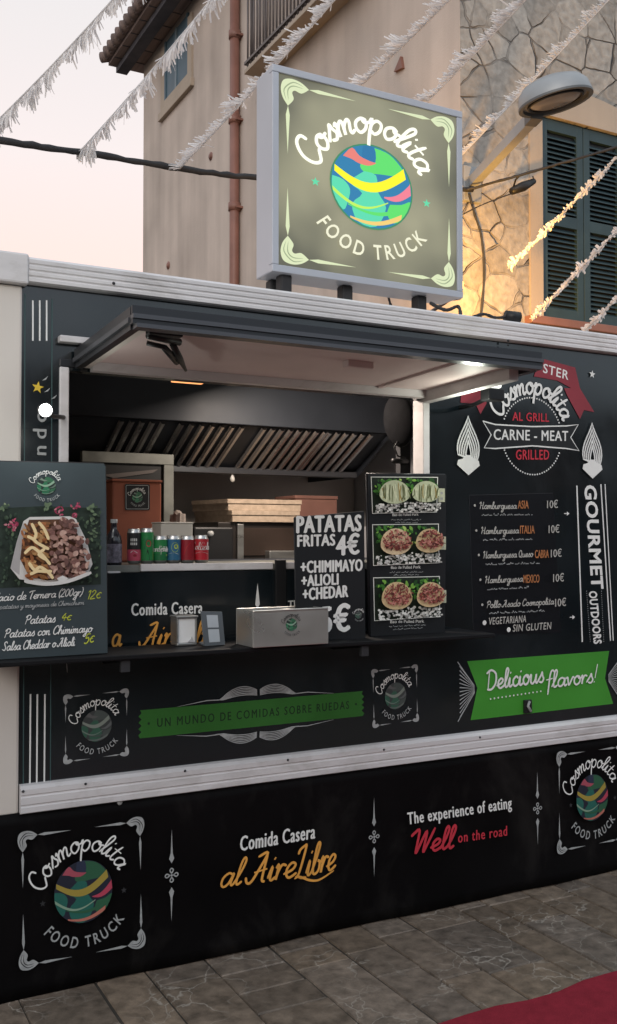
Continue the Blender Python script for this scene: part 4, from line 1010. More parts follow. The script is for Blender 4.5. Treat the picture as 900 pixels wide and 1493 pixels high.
ff = lambda x, y: ((r0 + y) * math.cos(R(158) - R(133) * x / am), (r0 + y) * math.sin(R(158) - R(133) * x / am))
d.script('Cosmopolita', 0, 0, .050, LT, width=am, w=.24, slant=.1, warp=ff)
p = PX(862, 546); d.star(p[0], p[1], .020, LT, .1)
for (cx_, t0, b0, hw) in ((681.5, 607, 693, 17), (862, 617, 698, 15)):
    top, bot, c0 = PX(cx_, t0), PX(cx_, b0), PX(cx_ + hw, b0 - 30); H_ = top[1] - bot[1]; wv = abs(c0[0] - top[0]); cx2 = bot[0]
    for i in range(5):
        f_ = 1 - i * .19; y0_ = bot[1] + H_ * .26; yt = bot[1] + H_ * (1 - i * .10)
        out = [(cx2 + sx_ * wv * f_ * math.sin(math.pi * q) ** .8 * (1 - .15 * q), y0_ + (yt - y0_) * q) for sx_, rngq in ((1, [k_ / 9 for k_ in range(10)]), (-1, [k_ / 9 for k_ in range(8, 0, -1)])) for q in rngq]
        out = []
        for sx_, rngq in ((1, [k_ / 9 for k_ in range(9)]), (-1, [k_ / 9 for k_ in range(9, 0, -1)])):
            for q in rngq: out.append((cx2 + sx_ * wv * f_ * (math.sin(math.pi * min(1, q * .62 + .28)) if q < 1 else 0) * (1 - q ** 2.2), y0_ + (yt - y0_) * q))
        d.stroke(out, .0075, LT, closed=True)
    d.poly([(cx2, bot[1]), (cx2 + wv * .98, bot[1] + H_ * .17), (cx2 + wv * .9, bot[1] + H_ * .25), (cx2 + wv * .55, bot[1] + H_ * .27), (cx2 + wv * .16, bot[1] + H_ * .34), (cx2 - wv * .16, bot[1] + H_ * .34), (cx2 - wv * .55, bot[1] + H_ * .27), (cx2 - wv * .9, bot[1] + H_ * .25), (cx2 - wv * .98, bot[1] + H_ * .17)], LT)
d.build('grill_emblem', T)
# GOURMET OUTDOORS, read from the top down
O = Wy(840, 706); d = Dec(O, (1, 0, 0), (0, 0, 1)); o0 = O
for (a, b, w_) in (((841, 708), (849, 936), .008), ((876, 706), (890, 934), .007), ((882, 706), (894, 934), .006)): d.stroke([PX(*a), PX(*b)], w_, LT, cap=False)
def down(t, a, b, wpx, bold):
    A, B, C = Wy(*a), Wy(*b), Wy(a[0] + wpx, a[1]); h_ = (C - A).length; dr = (B - A); L = dr.length
    dr = dr.normalized(); s = d.sub(A, dr * h_, Vector((-dr.z, 0, dr.x)) * -h_ if False else Vector((1, 0, 0)) * h_); s.h = d.h
    s.text(t, 0, 0, 1, LT, width=L / h_, bold=bold, space=1.06); d.h = s.h
down('GOURMET', (852, 707), (863, 859), 17, .03); down('OUTDOORS', (858.5, 862), (866, 939), 11.5, .03)
for xx in (855, 876):
    for i in range(24):
        p = PX(xx + (5 if xx < 860 else 3) * i / 24, 862 + 76 * i / 24); d.ell(p[0], p[1], .0022, .0022, M['letter_dim'], 6)
d.build('side_lettering', T)
# menu panel
O = Wy(683, 716); mp_ = Dec(O, (1, 0, 0), (0, 0, 1)); o0 = O; d = mp_
d.poly([PX(*q) for q in ((684, 722), (806, 719), (818, 922), (690, 926))], pm('menu_board_black', (.0075, .0085, .011), .25, 0, .35, .2, 3))
d.stroke([PX(684, 722), PX(690, 926)], .003, M['rubber']); d.stroke([PX(684, 722), PX(806, 719)], .003, M['rubber'])
rows = [('Hamburguesa', 'ASIA', 742, 748), ('Hamburguesa', 'ITALIA', 778.5, 779), ('Hamburguesa Queso', 'CABRA', 814, 810), ('Hamburguesa', 'MEXICO', 850, 848), ('Pollo Asado Cosmopolita', None, 886, 880)]
CW = pm('chalk_cream', (.42, .41, .38), .6); CO = pm('chalk_orange', (.40, .15, .05), .6, var=.3, scale=30)
ends = [(699, 752), (700, 754), (702, 773), (703, 757), (704, 800)]
wds = [(754, 769.5), (756, 777), (776, 796), (758, 781), None]
for i, (a, b_, y, y2) in enumerate(rows):
    x0_, x1_ = ends[i]; sl = -.045 * (i + .5) / 2
    O, U, V, w_ = line_frame((x0_, y), (x1_, y + sl * (x1_ - x0_) * .6), (x0_, y - 10.5), 0); s = d.sub(O, U, V); s.h = d.h
    s.script(a, 0, 0, .48, CW, width=w_, w=.26, slant=.12); d.h = s.h + .0002
    if b_:
        q0, q1 = wds[i]; O, U, V, w_ = line_frame((q0, y - .5), (q1, y - .5 + sl * 8), (q0, y - 12), 0); s = d.sub(O, U, V); s.h = d.h
        s.text(b_, 0, 0, 1, CO, width=w_, heavy=.022); d.h = s.h
    px_0 = (796.5, 797.5, 799, 801, 802)[i]
    O, U, V, w_ = line_frame((px_0, y - 1 - i * .3), (px_0 + 15.5, y - 1.5 - i * .5), (px_0, y - 12 - i * .3), 0); s = d.sub(O, U, V); s.h = d.h
    s.text('10\u20ac', 0, 0, 1, CW, width=w_, heavy=.022); d.h = s.h
    O, U, V, w_ = line_frame((x0_ + 2, y + 10.0 - (i == 4) * 1.5), (x0_ + (76, 73, 80, 62, 82)[i], y + 9.5 + sl * 30 - (i == 4) * 1.5), (x0_ + 2, y + 6.5 - (i == 4) * 1.5), 0); s = d.sub(O, U, V); s.h = d.h
    s.ticks(0, w_, 0, 1, M['letter_dim'], 20 + i); d.h = s.h
    p = PX(x0_ - 8, y - 5); d.ell(p[0], p[1], .006, .006, CW, 8)
for (t, x0_, y, x1_) in (('VEGETARIANA', 705, 910, 761), ('SIN GLUTEN', 740, 920, 797)):
    O, U, V, w_ = line_frame((x0_, y), (x1_, y - 4), (x0_, y - 11.5), 0); s = d.sub(O, U, V); s.h = d.h
    s.text(t, 0, 0, .88, CW, width=w_ * .97, heavy=.02, slant=.1, space=1.12); d.h = s.h
    p = PX(x0_ - 6, y - 3); d.ell(p[0], p[1], .011, .011, LT, 12)
for (qx, qy) in ((818, 749), (826, 899)):
    p = PX(qx, qy); d.stroke([(p[0] - .014, p[1]), (p[0] + .01, p[1])], .006, LT); d.poly([(p[0] + .018, p[1]), (p[0] + .002, p[1] + .01), (p[0] + .002, p[1] - .01)], LT)
d.build('menu_panel', T)
# print on the inner counter front (the same slogan as on the skirt)
slab_text(ipo, 'slogan', IPY - .001, [
    ('Comida Casera', (192, 897.5), (295, 894), (192, 880), LT, 't', dict(heavy=.035, space=1.12)),
    ('a', (162, 943), (176, 942), (162, 908), OR, 's', dict(w=.19, slant=.12)),
    ('Aire', (206, 943), (262, 940), (206, 908), OR, 's', dict(w=.18, slant=.22)),
    ('Libre', (262, 940), (318, 936), (262, 905), OR, 's', dict(w=.18, slant=.22)),
    ('Th', (420, 888), (434, 887), (420, 876), LT, 't', dict(heavy=.022))])
O = Wy(375.5, 887, IPY - .001); d = Dec(O, (1, 0, 0), (0, 0, 1)); L = (Wy(375.5, 850, IPY) - Wy(375.5, 887, IPY)).length
d.poly([(0, L), (-.008, .35 * L), (-.010, .15 * L), (0, 0), (.010, .15 * L), (.008, .35 * L)], LT); d.build('ornament', ipo)

# =================================================================== lit sign on the roof
SX0, SX1, SY0, SY1, SZ0, SZ1 = 1.856, 2.894, .35, .52, 2.792, 3.716
sg = thing('illuminated_sign', 'square backlit box sign with a globe emblem standing on the food truck roof', 'sign', ((SX0 + SX1) / 2, .43, ZR))
c = MB(); c.box(SX0, SX1, SY0 + .012, SY1, SZ0, SZ1, 'sign_grey', .006); cab = c.build('cabinet', sg)
fw = .030
c = MB()
c.box(SX0 - .003, SX1 + .003, SY0 - .008, SY0 + .03, SZ1 - fw, SZ1 + .003, 'sign_grey', .003); c.box(SX0 - .003, SX1 + .003, SY0 - .008, SY0 + .03, SZ0 - .003, SZ0 + fw, 'sign_grey', .003)
c.box(SX0 - .003, SX0 + fw, SY0 - .007, SY0 + .03, SZ0 + fw + .0005, SZ1 - fw - .0005, 'sign_grey', .003); c.box(SX1 - fw, SX1 + .003, SY0 - .007, SY0 + .03, SZ0 + fw + .0005, SZ1 - fw - .0005, 'sign_grey', .003)
c.build('frame', sg)
def lit_face():
    m = bpy.data.materials.new('backlit_face'); m.use_nodes = True
    n, l = m.node_tree.nodes, m.node_tree.links; b = n['Principled BSDF']
    co = n.new('ShaderNodeTexCoord'); t = n.new('ShaderNodeTexNoise'); t.inputs['Scale'].default_value = 2.2; t.inputs['Detail'].default_value = 2
    l.new(co.outputs['Object'], t.inputs['Vector'])
    r = n.new('ShaderNodeValToRGB'); r.color_ramp.elements[0].position = .3; r.color_ramp.elements[0].color = lin(96, 95, 76); r.color_ramp.elements[1].position = .72; r.color_ramp.elements[1].color = lin(176, 172, 140)
    # backlight falloff put into the emission colour: brighter around the middle
    ds = n.new('ShaderNodeVectorMath'); ds.operation = 'LENGTH'; sb_ = n.new('ShaderNodeVectorMath'); sb_.operation = 'SUBTRACT'; sb_.inputs[1].default_value = (0, -.07, (SZ0 + SZ1) / 2 - ZR); l.new(co.outputs['Object'], sb_.inputs[0]); l.new(sb_.outputs[0], ds.inputs[0])
    dm = n.new('ShaderNodeMapRange'); dm.inputs[1].default_value = .65; dm.inputs[2].default_value = .1; dm.inputs[3].default_value = -.16; dm.inputs[4].default_value = .14; dm.interpolation_type = 'SMOOTHSTEP'
    l.new(ds.outputs['Value'], dm.inputs[0]); av = n.new('ShaderNodeMath'); l.new(t.outputs['Fac'], av.inputs[0]); l.new(dm.outputs[0], av.inputs[1])
    l.new(av.outputs[0], r.inputs[0]); l.new(r.outputs[0], b.inputs['Emission Color']); b.inputs['Emission Strength'].default_value = .86
    b.inputs['Base Color'].default_value = (.03, .03, .028, 1); b.inputs['Roughness'].default_value = .35
    return m
c = MB(); c.box(SX0 + fw, SX1 - fw, SY0 + .002, SY0 + .0115, SZ0 + fw, SZ1 - fw, lit_face()); fc = c.build('lit_face', sg)
g_ = lambda *a: glow('lit_' + a[0], *a[1:])
PAL_L = dict(w=g_('white', 255, 255, 236, 1.15), w2=g_('white2', 246, 244, 216), fr=g_('cream', 222, 232, 190, 1.0), fd=g_('frame_line', 165, 180, 140, .9), sea=g_('blue', 42, 128, 176), land=g_('aqua', 92, 222, 178), land2=g_('green', 96, 226, 110), blue2=g_('blue2', 36, 118, 170), rim=g_('rim', 60, 140, 100),
             yel=g_('yellow', 250, 244, 30, 1.05), pink=g_('pink', 246, 130, 150), pink2=g_('rose', 236, 130, 120), yel2=g_('lime', 196, 246, 96), star=g_('star', 100, 220, 170), bold=True, **{'or': g_('peach', 246, 210, 120)})
O = Vector(((SX0 + SX1) / 2, SY0 + .002, (SZ0 + SZ1) / 2)); d = Dec(O, ((SX1 - SX0) / 2 - fw - .012, 0, 0), (0, 0, (SZ1 - SZ0) / 2 - fw - .012)); logo(d, PAL_L); d.build('emblem', fc)
for (px, py, yy) in ((399, 415, .50), (414, 415, .40), (503, 432, .43), (611, 441, .43)):
    p = Wy(px, py, yy); c = MB(); c.box(p.x - .028, p.x + .028, yy - .03, yy + .03, ZR - .011, SZ0 - .0005, 'rubber', .008); c.build('foot', sg)

# =================================================================== lamps
def led(name, label, px, py, Y, aim, wall, bright, watt, r=.036):
    p = Wy(px, py, Y); a = Vector(aim).normalized()
    t = thing(name, label, 'spotlight', (p.x, p.y, p.z))
    b = MB(); b.lathe(p, [(.0, -.05), (r * .7, -.05), (r * .95, -.03), (r * 1.08, .0), (r * 1.12, .012), (r * 1.0, .012)], 'black', 20, ax=a); b.build('housing', t)
    b = MB(); b.lathe(p + a * .006, [(r * 1.0, 0), (r * .9, .006), (r * .5, .010), (.0005, .011)], bright, 20, ax=a); b.build('lens', t)
    b = MB(); b.tube([p - a * .03, (p - a * .05 + Vector(wall)) / 2 + Vector((0, 0, -.01)), Vector(wall)], .008, 'black', 8); b.build('arm', t)
    l = bpy.data.lights.new('spotlight_beam', 'POINT'); l.energy = watt; l.color = (.96, 1.0, .93); l.shadow_soft_size = .03
    o = bpy.data.objects.new('spotlight_beam', l); COL.objects.link(o); o.location = p + a * .035; o.rotation_euler = a.to_track_quat('-Z', 'Y').to_euler()
    return t
lp = Wy(66, 598, -.33)
led('spotlight', 'small glaring white spotlight on an arm at the left jamb of the serving hatch', 66, 598, -.33, (-.05, -1, -.15), (OX0 - .02, -.012, lp.z + .02), glow('led_white', 255, 255, 250, 14), 2.4, .021)
# right-hand spotlight: black box with a ragged white lens, under the outer end of the hatch
p = Wy(716, 571, -.28); t = thing('spotlight', 'black box spotlight with a white lens under the right end of the raised hatch', 'spotlight', (p.x, p.y, p.z))
b = MB(); b.box(p.x - .034, p.x + .050, p.y - .03, p.y + .03, p.z - .040, p.z + .012, 'black', .006); b.build('housing', t)
b = MB(); b.box(p.x - .030, p.x + .032, p.y - .034, p.y + .028, p.z + .0125, p.z + .036, glow('led_white2', 250, 255, 245, 2.2), .008); b.build('lens', t)
b = MB(); b.tube([(p.x + .03, p.y + .02, p.z - .01), (p.x + .05, -.10, p.z - .03), (p.x + .05, -.004, p.z - .03)], .010, 'black', 8); b.build('arm', t)
l = bpy.data.lights.new('spotlight_glow', 'POINT'); l.energy = 2.6; l.color = (.95, 1.0, .86); l.shadow_soft_size = .03
o = bpy.data.objects.new('spotlight_glow', l); COL.objects.link(o); o.location = (HX1 - .012, -.30, 2.11)
# warm lamp at the house corner, just hidden by the truck roof
wp = Wy(663, 418, 2.2); t = thing('wall_lamp', 'warm glowing wall lamp on the house corner behind the food truck roof', 'lamp', tuple(wp))
b = MB(); b.lathe(wp, [(.0005, -.09), (.05, -.09), (.06, -.06), (.03, -.05), (.03, -.045)], 'iron', 16); b.tube([wp + Vector((0, 0, -.07)), wp + Vector((.06, .5, -.12)), (4.86 + .05, 3.0, wp.z - .1)], .014, 'iron', 8); b.build('bracket', t)
b = MB(); b.lathe(wp, [(.03, -.045), (.06, -.02), (.068, .02), (.05, .06), (.0005, .08)], glow('amber_globe', 255, 170, 70, 6), 18); b.build('globe', t)
l = bpy.data.lights.new('wall_lamp_light', 'POINT'); l.energy = 28; l.color = (1.0, .47, .09); l.shadow_soft_size = .07
o = bpy.data.objects.new('wall_lamp_light', l); COL.objects.link(o); o.location = wp + Vector((-.03, -.12, .03))
l = bpy.data.lights.new('wall_lamp_beam', 'SPOT'); l.energy = 260; l.color = (1.0, .50, .10); l.shadow_soft_size = .07; l.spot_size = R(125); l.spot_blend = .9
o = bpy.data.objects.new('wall_lamp_beam', l); COL.objects.link(o); o.location = wp + Vector((.09, -.12, -.02)); o.rotation_euler = (Wy(765, 395, YW) - o.location).to_track_quat('-Z', 'Y').to_euler()
# roof clutter along the front edge: small floodlight and loose cables
p = Wy(746, 461, .12); t = thing('floodlight', 'small dark floodlight lying on the front edge of the food truck roof', 'floodlight', (p.x, p.y, ZR))
b = MB(); b.tube([(p.x - .035, p.y, p.z - .002), (p.x + .035, p.y - .01, p.z - .008)], [.026, .03], 'black', 14); b.build('housing', t)
b = MB(); b.tube([(p.x - .02, p.y, p.z - .01), (p.x - .03, p.y, ZR - .01)], .008, 'black', 8); b.build('bracket', t)
def cable(name, label, pts, r, mat='rubber', cat='cable', wob=0.0, n=10, group=None):
    P = [Vector(q) for q in pts]; out = []; rn = random.Random(len(pts) * 7 + int(r * 1e4))
    for i in range(len(P) - 1):
        p0 = P[max(i - 1, 0)]; p1 = P[i]; p2 = P[i + 1]; p3 = P[min(i + 2, len(P) - 1)]
        for k in range(n):
            t_ = k / n; out.append(.5 * (2 * p1 + (p2 - p0) * t_ + (2 * p0 - 5 * p1 + 4 * p2 - p3) * t_ ** 2 + (3 * p1 - p0 - 3 * p2 + p3) * t_ ** 3) + Vector((0, 0, rn.uniform(-wob, wob))))
    out.append(P[-1]); m = MB(); m.tube(out, [r * rn.uniform(.85, 1.2) for _ in out], mat, 8)
    return tag(m.build(name, None), label, cat, group)
cable('cable', 'loose black cable looping over the roof edge below the sign corner', [Wy(628, 442, .3), Wy(650, 452, .2), Wy(668, 447, .2), Wy(672, 461, .1)], .008)
cable('cable', 'thin black cable lying along the roof edge beside the small floodlight', [Wy(690, 462, .1), Wy(706, 458, .12), Wy(722, 463, .12), Wy(741, 462, .12)], .007)
cable('cable', 'pair of thin dark cables hanging behind the sign feet down to the roof', [Wy(566, 430, .62), Wy(570, 445, .6), Wy(576, 452, .55)], .006)

# =================================================================== boards on the counter
def pxdec(Y, px, py, base=.0012): 
    O = Wy(px, py, Y); d = Dec(O, (1, 0, 0), (0, 0, 1), base=base)
    return d, (lambda x, y: (lambda p: (p.x - O.x, p.z - O.z))(Wy(x, y, Y)))
def board(name, label, cat, corners, Y, th, mat, edge):
    P = [Wy(*q, Y) for q in corners]; c = (P[0] + P[2]) / 2; zb = min(p.z for p in P)
    t = thing(name, label, cat, (c.x, Y, zb))
    b = MB(); b.prism(P, (0, th, 0), mat); b.build('panel', t)
    e = MB(); n = len(P)
    for i in range(n):
        a, q = P[i], P[(i + 1) % n]; e.tube([a + Vector((0, th / 2, 0)), q + Vector((0, th / 2, 0))], edge[0], edge[1], 6)
    e.build('edging', t)
    return t
PB = pm('poster_print', (.050, .066, .074), .3, 0, .5, .2, 3); BB = pm('board_black', (.012, .013, .015), .4, 0, .35, .2, 3)
leafs = [pm('leaf_print_%s' % 'abcd'[i], c, .5, 0, .3, .25, 60) for i, c in enumerate(((.025, .08, .022), (.06, .20, .035), (.20, .42, .07), (.42, .62, .16)))]
# --- big poster with the meat tray
YP = -.21
po = board('poster_board', 'large black poster with a picture of meat and chips at the left counter end', 'poster', [(-24, 672.5), (151, 676), (154, 680), (157, 952), (-24, 963)], YP, .014, PB, (.004, M['rubber']))
d, PX = pxdec(YP, 70, 800); rg = random.Random(21)
pleaf = [pm('poster_leaf_%s' % 'abcd'[i], c, .5, 0, .3, .3, 60) for i, c in enumerate(((.03, .05, .035), (.055, .085, .055), (.12, .17, .10), (.26, .32, .18)))]
dpo = pm('poster_picture_ground', (.022, .034, .026), .5, 0, .3, .5, 25)
d.poly([PX(*q) for q in ((-20, 742), (60, 738), (146, 741), (147, 852), (-20, 858))], dpo)
tray = [(41, 754), (99, 753), (108, 757), (124, 790), (132, 822), (126, 835), (100, 845), (66, 850), (26, 844), (13, 828), (22, 790), (32, 760)]
def inside(x, y, P):
    r = False; j = len(P) - 1
    for i in range(len(P)):
        if (P[i][1] > y) != (P[j][1] > y) and x < (P[j][0] - P[i][0]) * (y - P[i][1]) / (P[j][1] - P[i][1]) + P[i][0]: r = not r
        j = i
    return r
def leaf(d, PX, x, y, s, m, rot):
    pts = []
    for (a, b) in ((-1, 0), (-.3, .5), (.4, .45), (1, 0), (.4, -.45), (-.3, -.5)):
        pts.append(PX(x + s * (a * math.cos(rot) - b * math.sin(rot)), y + s * (a * math.sin(rot) + b * math.cos(rot))))
    d.poly(pts, m)
for i in range(300):
    x, y = rg.uniform(-18, 146), rg.uniform(732, 851)
    if inside(x, y, tray) or (y < 748 and rg.random() < .7): continue
    leaf(d, PX, x, y, rg.uniform(1.6, 4.5), pleaf[rg.choice((0, 0, 0, 1, 1, 1, 2))], rg.uniform(0, 6.3))
for (x, y, n) in ((4, 738, 5), (66, 738, 6), (132, 738, 6), (138, 747, 3)):
    for i in range(n): leaf(d, PX, x + rg.uniform(-6, 6), y + rg.uniform(-4, 6), rg.uniform(3, 5), pleaf[rg.choice((1, 2, 2, 3))], rg.uniform(0, 6.3))
fl = [pm('flower_print_%s' % 'abc'[i], c, .5) for i, c in enumerate(((.25, .02, .06), (.42, .06, .12), (.50, .18, .22)))]
for (x, y, n, sp) in ((19, 766, 22, 9), (82, 744, 16, 8), (109, 738, 12, 6), (106, 752, 8, 5)):
    for i in range(n): leaf(d, PX, x + rg.gauss(0, sp * .5), y + rg.gauss(0, sp * .5), rg.uniform(1.5, 3.4), fl[rg.choice((0, 0, 1, 1, 2))], rg.uniform(0, 6.3))
wt = pm('tray_print', (.62, .60, .58), .5, 0, .3, .08, 20); wt2 = pm('tray_print_shade', (.40, .38, .38), .5, 0, .3, .08, 20)
d.poly([PX(*q) for q in tray], wt)
d.poly([PX(*q) for q in ((22, 790), (32, 762), (38, 770), (28, 800), (26, 838), (13, 828))], wt2)
d.poly([PX(*q) for q in ((40, 758), (96, 757), (104, 766), (118, 795), (122, 828), (96, 842), (66, 846), (40, 840), (27, 815), (30, 790))], pm('food_base_print', (.10, .045, .025), .5, 0, .3, .4, 60))
fry = [pm('fry_print_%s' % 'abcd'[i], c, .5, var=.2, scale=70) for i, c in enumerate(((.22, .09, .03), (.42, .19, .07), (.58, .32, .13), (.34, .12, .04)))]
for i in range(95):
    x, y = rg.uniform(29, 68), rg.uniform(762, 842); a = rg.uniform(-.9, .9) + .5; L = rg.uniform(6, 12)
    if not inside(x, y, tray): continue
    x2, y2 = x + L * math.cos(a), y + L * math.sin(a)
    if not inside(x2, y2, tray) or x2 > 72: continue
    d.stroke([PX(x, y), PX((x + x2) / 2 + rg.uniform(-1, 1), (y + y2) / 2 + rg.uniform(-1, 1)), PX(x2, y2)], rg.uniform(.008, .013), rg.choice(fry))
meat = [pm('meat_print_%s' % 'abcde'[i], c, .5, var=.3, scale=80) for i, c in enumerate(((.13, .06, .05), (.30, .16, .13), (.42, .24, .19), (.52, .33, .27), (.20, .09, .075)))]
for i in range(190):
    x, y = rg.uniform(68, 122), rg.uniform(757, 842)
    if not inside(x + 3, y + 2, tray) or not inside(x - 2, y + 3, tray): continue
    a = rg.uniform(0, 6.3); s = rg.uniform(5, 11); b = rg.uniform(-1.4, 1.4)
    pts = [(x + s * t * math.cos(a + b * t), y + .8 * s * t * math.sin(a + b * t)) for t in (-.6, -.2, .2, .6)]
    if all(inside(q[0], q[1], tray) for q in pts): d.stroke([PX(*q) for q in pts], rg.uniform(.008, .020), rg.choice(meat), sm=3, taper=lambda t: .4 + .6 * math.sin(math.pi * t))
sauce = pm('sauce_print', (.80, .62, .34), .5, var=.1)
for (pts) in ([(40, 764), (46, 778), (44, 788), (56, 796), (64, 800)], [(50, 762), (58, 772), (64, 786)], [(30, 806), (40, 798), (50, 804), (58, 812), (66, 822)], [(36, 820), (44, 830), (52, 826), (64, 834), (70, 842)], [(34, 782), (42, 786), (48, 792)], [(58, 800), (50, 808), (62, 816)], [(38, 836), (48, 832), (58, 832), (68, 832)]):
    d.stroke([PX(*q) for q in pts], .010, sauce, sm=5)
d.poly([PX(*q) for q in ((76, 842), (84, 838), (92, 842), (88, 846), (78, 846))], wt)
d.stroke([PX(*q) for q in ((30, 846), (60, 850), (92, 846), (124, 834))], .012, wt, sm=6)
d.build('picture', po)
slab_text(po, 'lettering', YP - .001, [
    ('Vacio de Ternera (200gr)', (-10, 877), (119, 868), (-10, 865), LT, 's', dict(w=.22, slant=.22)),
    ('12\u20ac', (126, 874), (146, 872), (126, 861), M['lime'], 's', dict(w=.2, slant=.2)),
    ('con patatas y mayonesa de Chimichurri', (-16, 889), (121, 881), (-16, 882), M['letter_dim'], 's', dict(w=.24, slant=.2)),
    ('Patatas', (36, 910), (80, 907), (36, 897), LT, 's', dict(w=.22, slant=.22)),
    ('4\u20ac', (89, 905), (103, 904), (89, 894), M['lime'], 's', dict(w=.24, slant=.2)),
    ('Patatas con Chimimayo', (6, 930), (133, 921), (6, 917), LT, 's', dict(w=.22, slant=.22)),
    ('Salsa Cheddar o Alioli', (3, 949), (108, 941), (3, 936), LT, 's', dict(w=.22, slant=.22)),
    ('5\u20ac', (122, 939), (136, 936), (122, 925), M['lime'], 's', dict(w=.24, slant=.2))])
O, U, V = quad_frame((38, 679), (97, 680), (38, 737), YP - .001); d = Dec(O, U * 1.02, V * 1.0); logo(d, PAL_G, False); d.build('emblem', po)
# --- chip price board
YC = -.175
pb = board('price_board', 'black board with large white chip prices standing behind the steel tray', 'board', [(430, 755), (531, 746), (533, 931), (433, 934)], YC, .010, BB, (.003, M['rubber']))
slab_text(pb, 'lettering', YC - .001, [
    ('PATATAS', (433, 777), (526, 774), (433, 753), LT, 't', dict(heavy=.062, space=1.10)),
    ('FRITAS', (434, 797), (488, 795), (434, 780.5), LT, 't', dict(heavy=.062, space=1.10)),
    ('4\u20ac', (491, 810), (523, 807), (491, 782), LT, 't', dict(heavy=.062, space=1.10)),
    ('+CHIMIMAYO', (439, 835.5), (528, 832), (439, 818.5), LT, 't', dict(heavy=.062, space=1.10)),
    ('+ALIOLI', (440, 855), (493, 852), (440, 839), LT, 't', dict(heavy=.062, space=1.10)),
    ('+CHEDAR', (442, 875), (507, 870), (442, 858), LT, 't', dict(heavy=.062, space=1.10)),
    ('5\u20ac', (468, 923), (509, 919), (468, 886), LT, 't', dict(heavy=.062, space=1.10))])
O, U, V = quad_frame((512, 885), (533, 884), (512, 909), YC - .001); d = Dec(O, U, V); logo(d, PAL_M, False); d.build('emblem', pb)
# --- burger picture board
YM = -.14
mb_ = board('menu_board', 'tall black menu board with three burger pictures at the right counter end', 'menu', [(536.5, 691), (651, 692), (649, 922), (541, 928)], YM, .022, BB, (.0045, M['dark_alu']))
bun = [pm('bun_print_%s' % 'abc'[i], c, .5, var=.15, scale=60) for i, c in enumerate(((.62, .47, .26), (.70, .54, .34), (.50, .55, .36)))]
bmt = [pm('filling_print_%s' % 'abcd'[i], c, .5, var=.25, scale=80) for i, c in enumerate(((.22, .05, .04), (.36, .09, .07), (.55, .22, .18), (.12, .03, .025)))]
grl = [pm('green_sauce_print_%s' % 'abc'[i], c, .5, var=.2, scale=70) for i, c in enumerate(((.66, .70, .48), (.13, .15, .06), (.36, .26, .08)))]
peb = [pm('pebble_print_%s' % 'abc'[i], c, .5) for i, c in enumerate(((.80, .80, .76), (.58, .58, .55), (.34, .34, .32)))]
pics = [((541.5, 696), (637.5, 696.5), (636, 746), (543.5, 748), 0), ((543.5, 765.5), (638.5, 764.5), (639.5, 820), (545, 824), 1), ((545, 843), (640, 841), (640.5, 898.5), (546.5, 904.5), 2)]
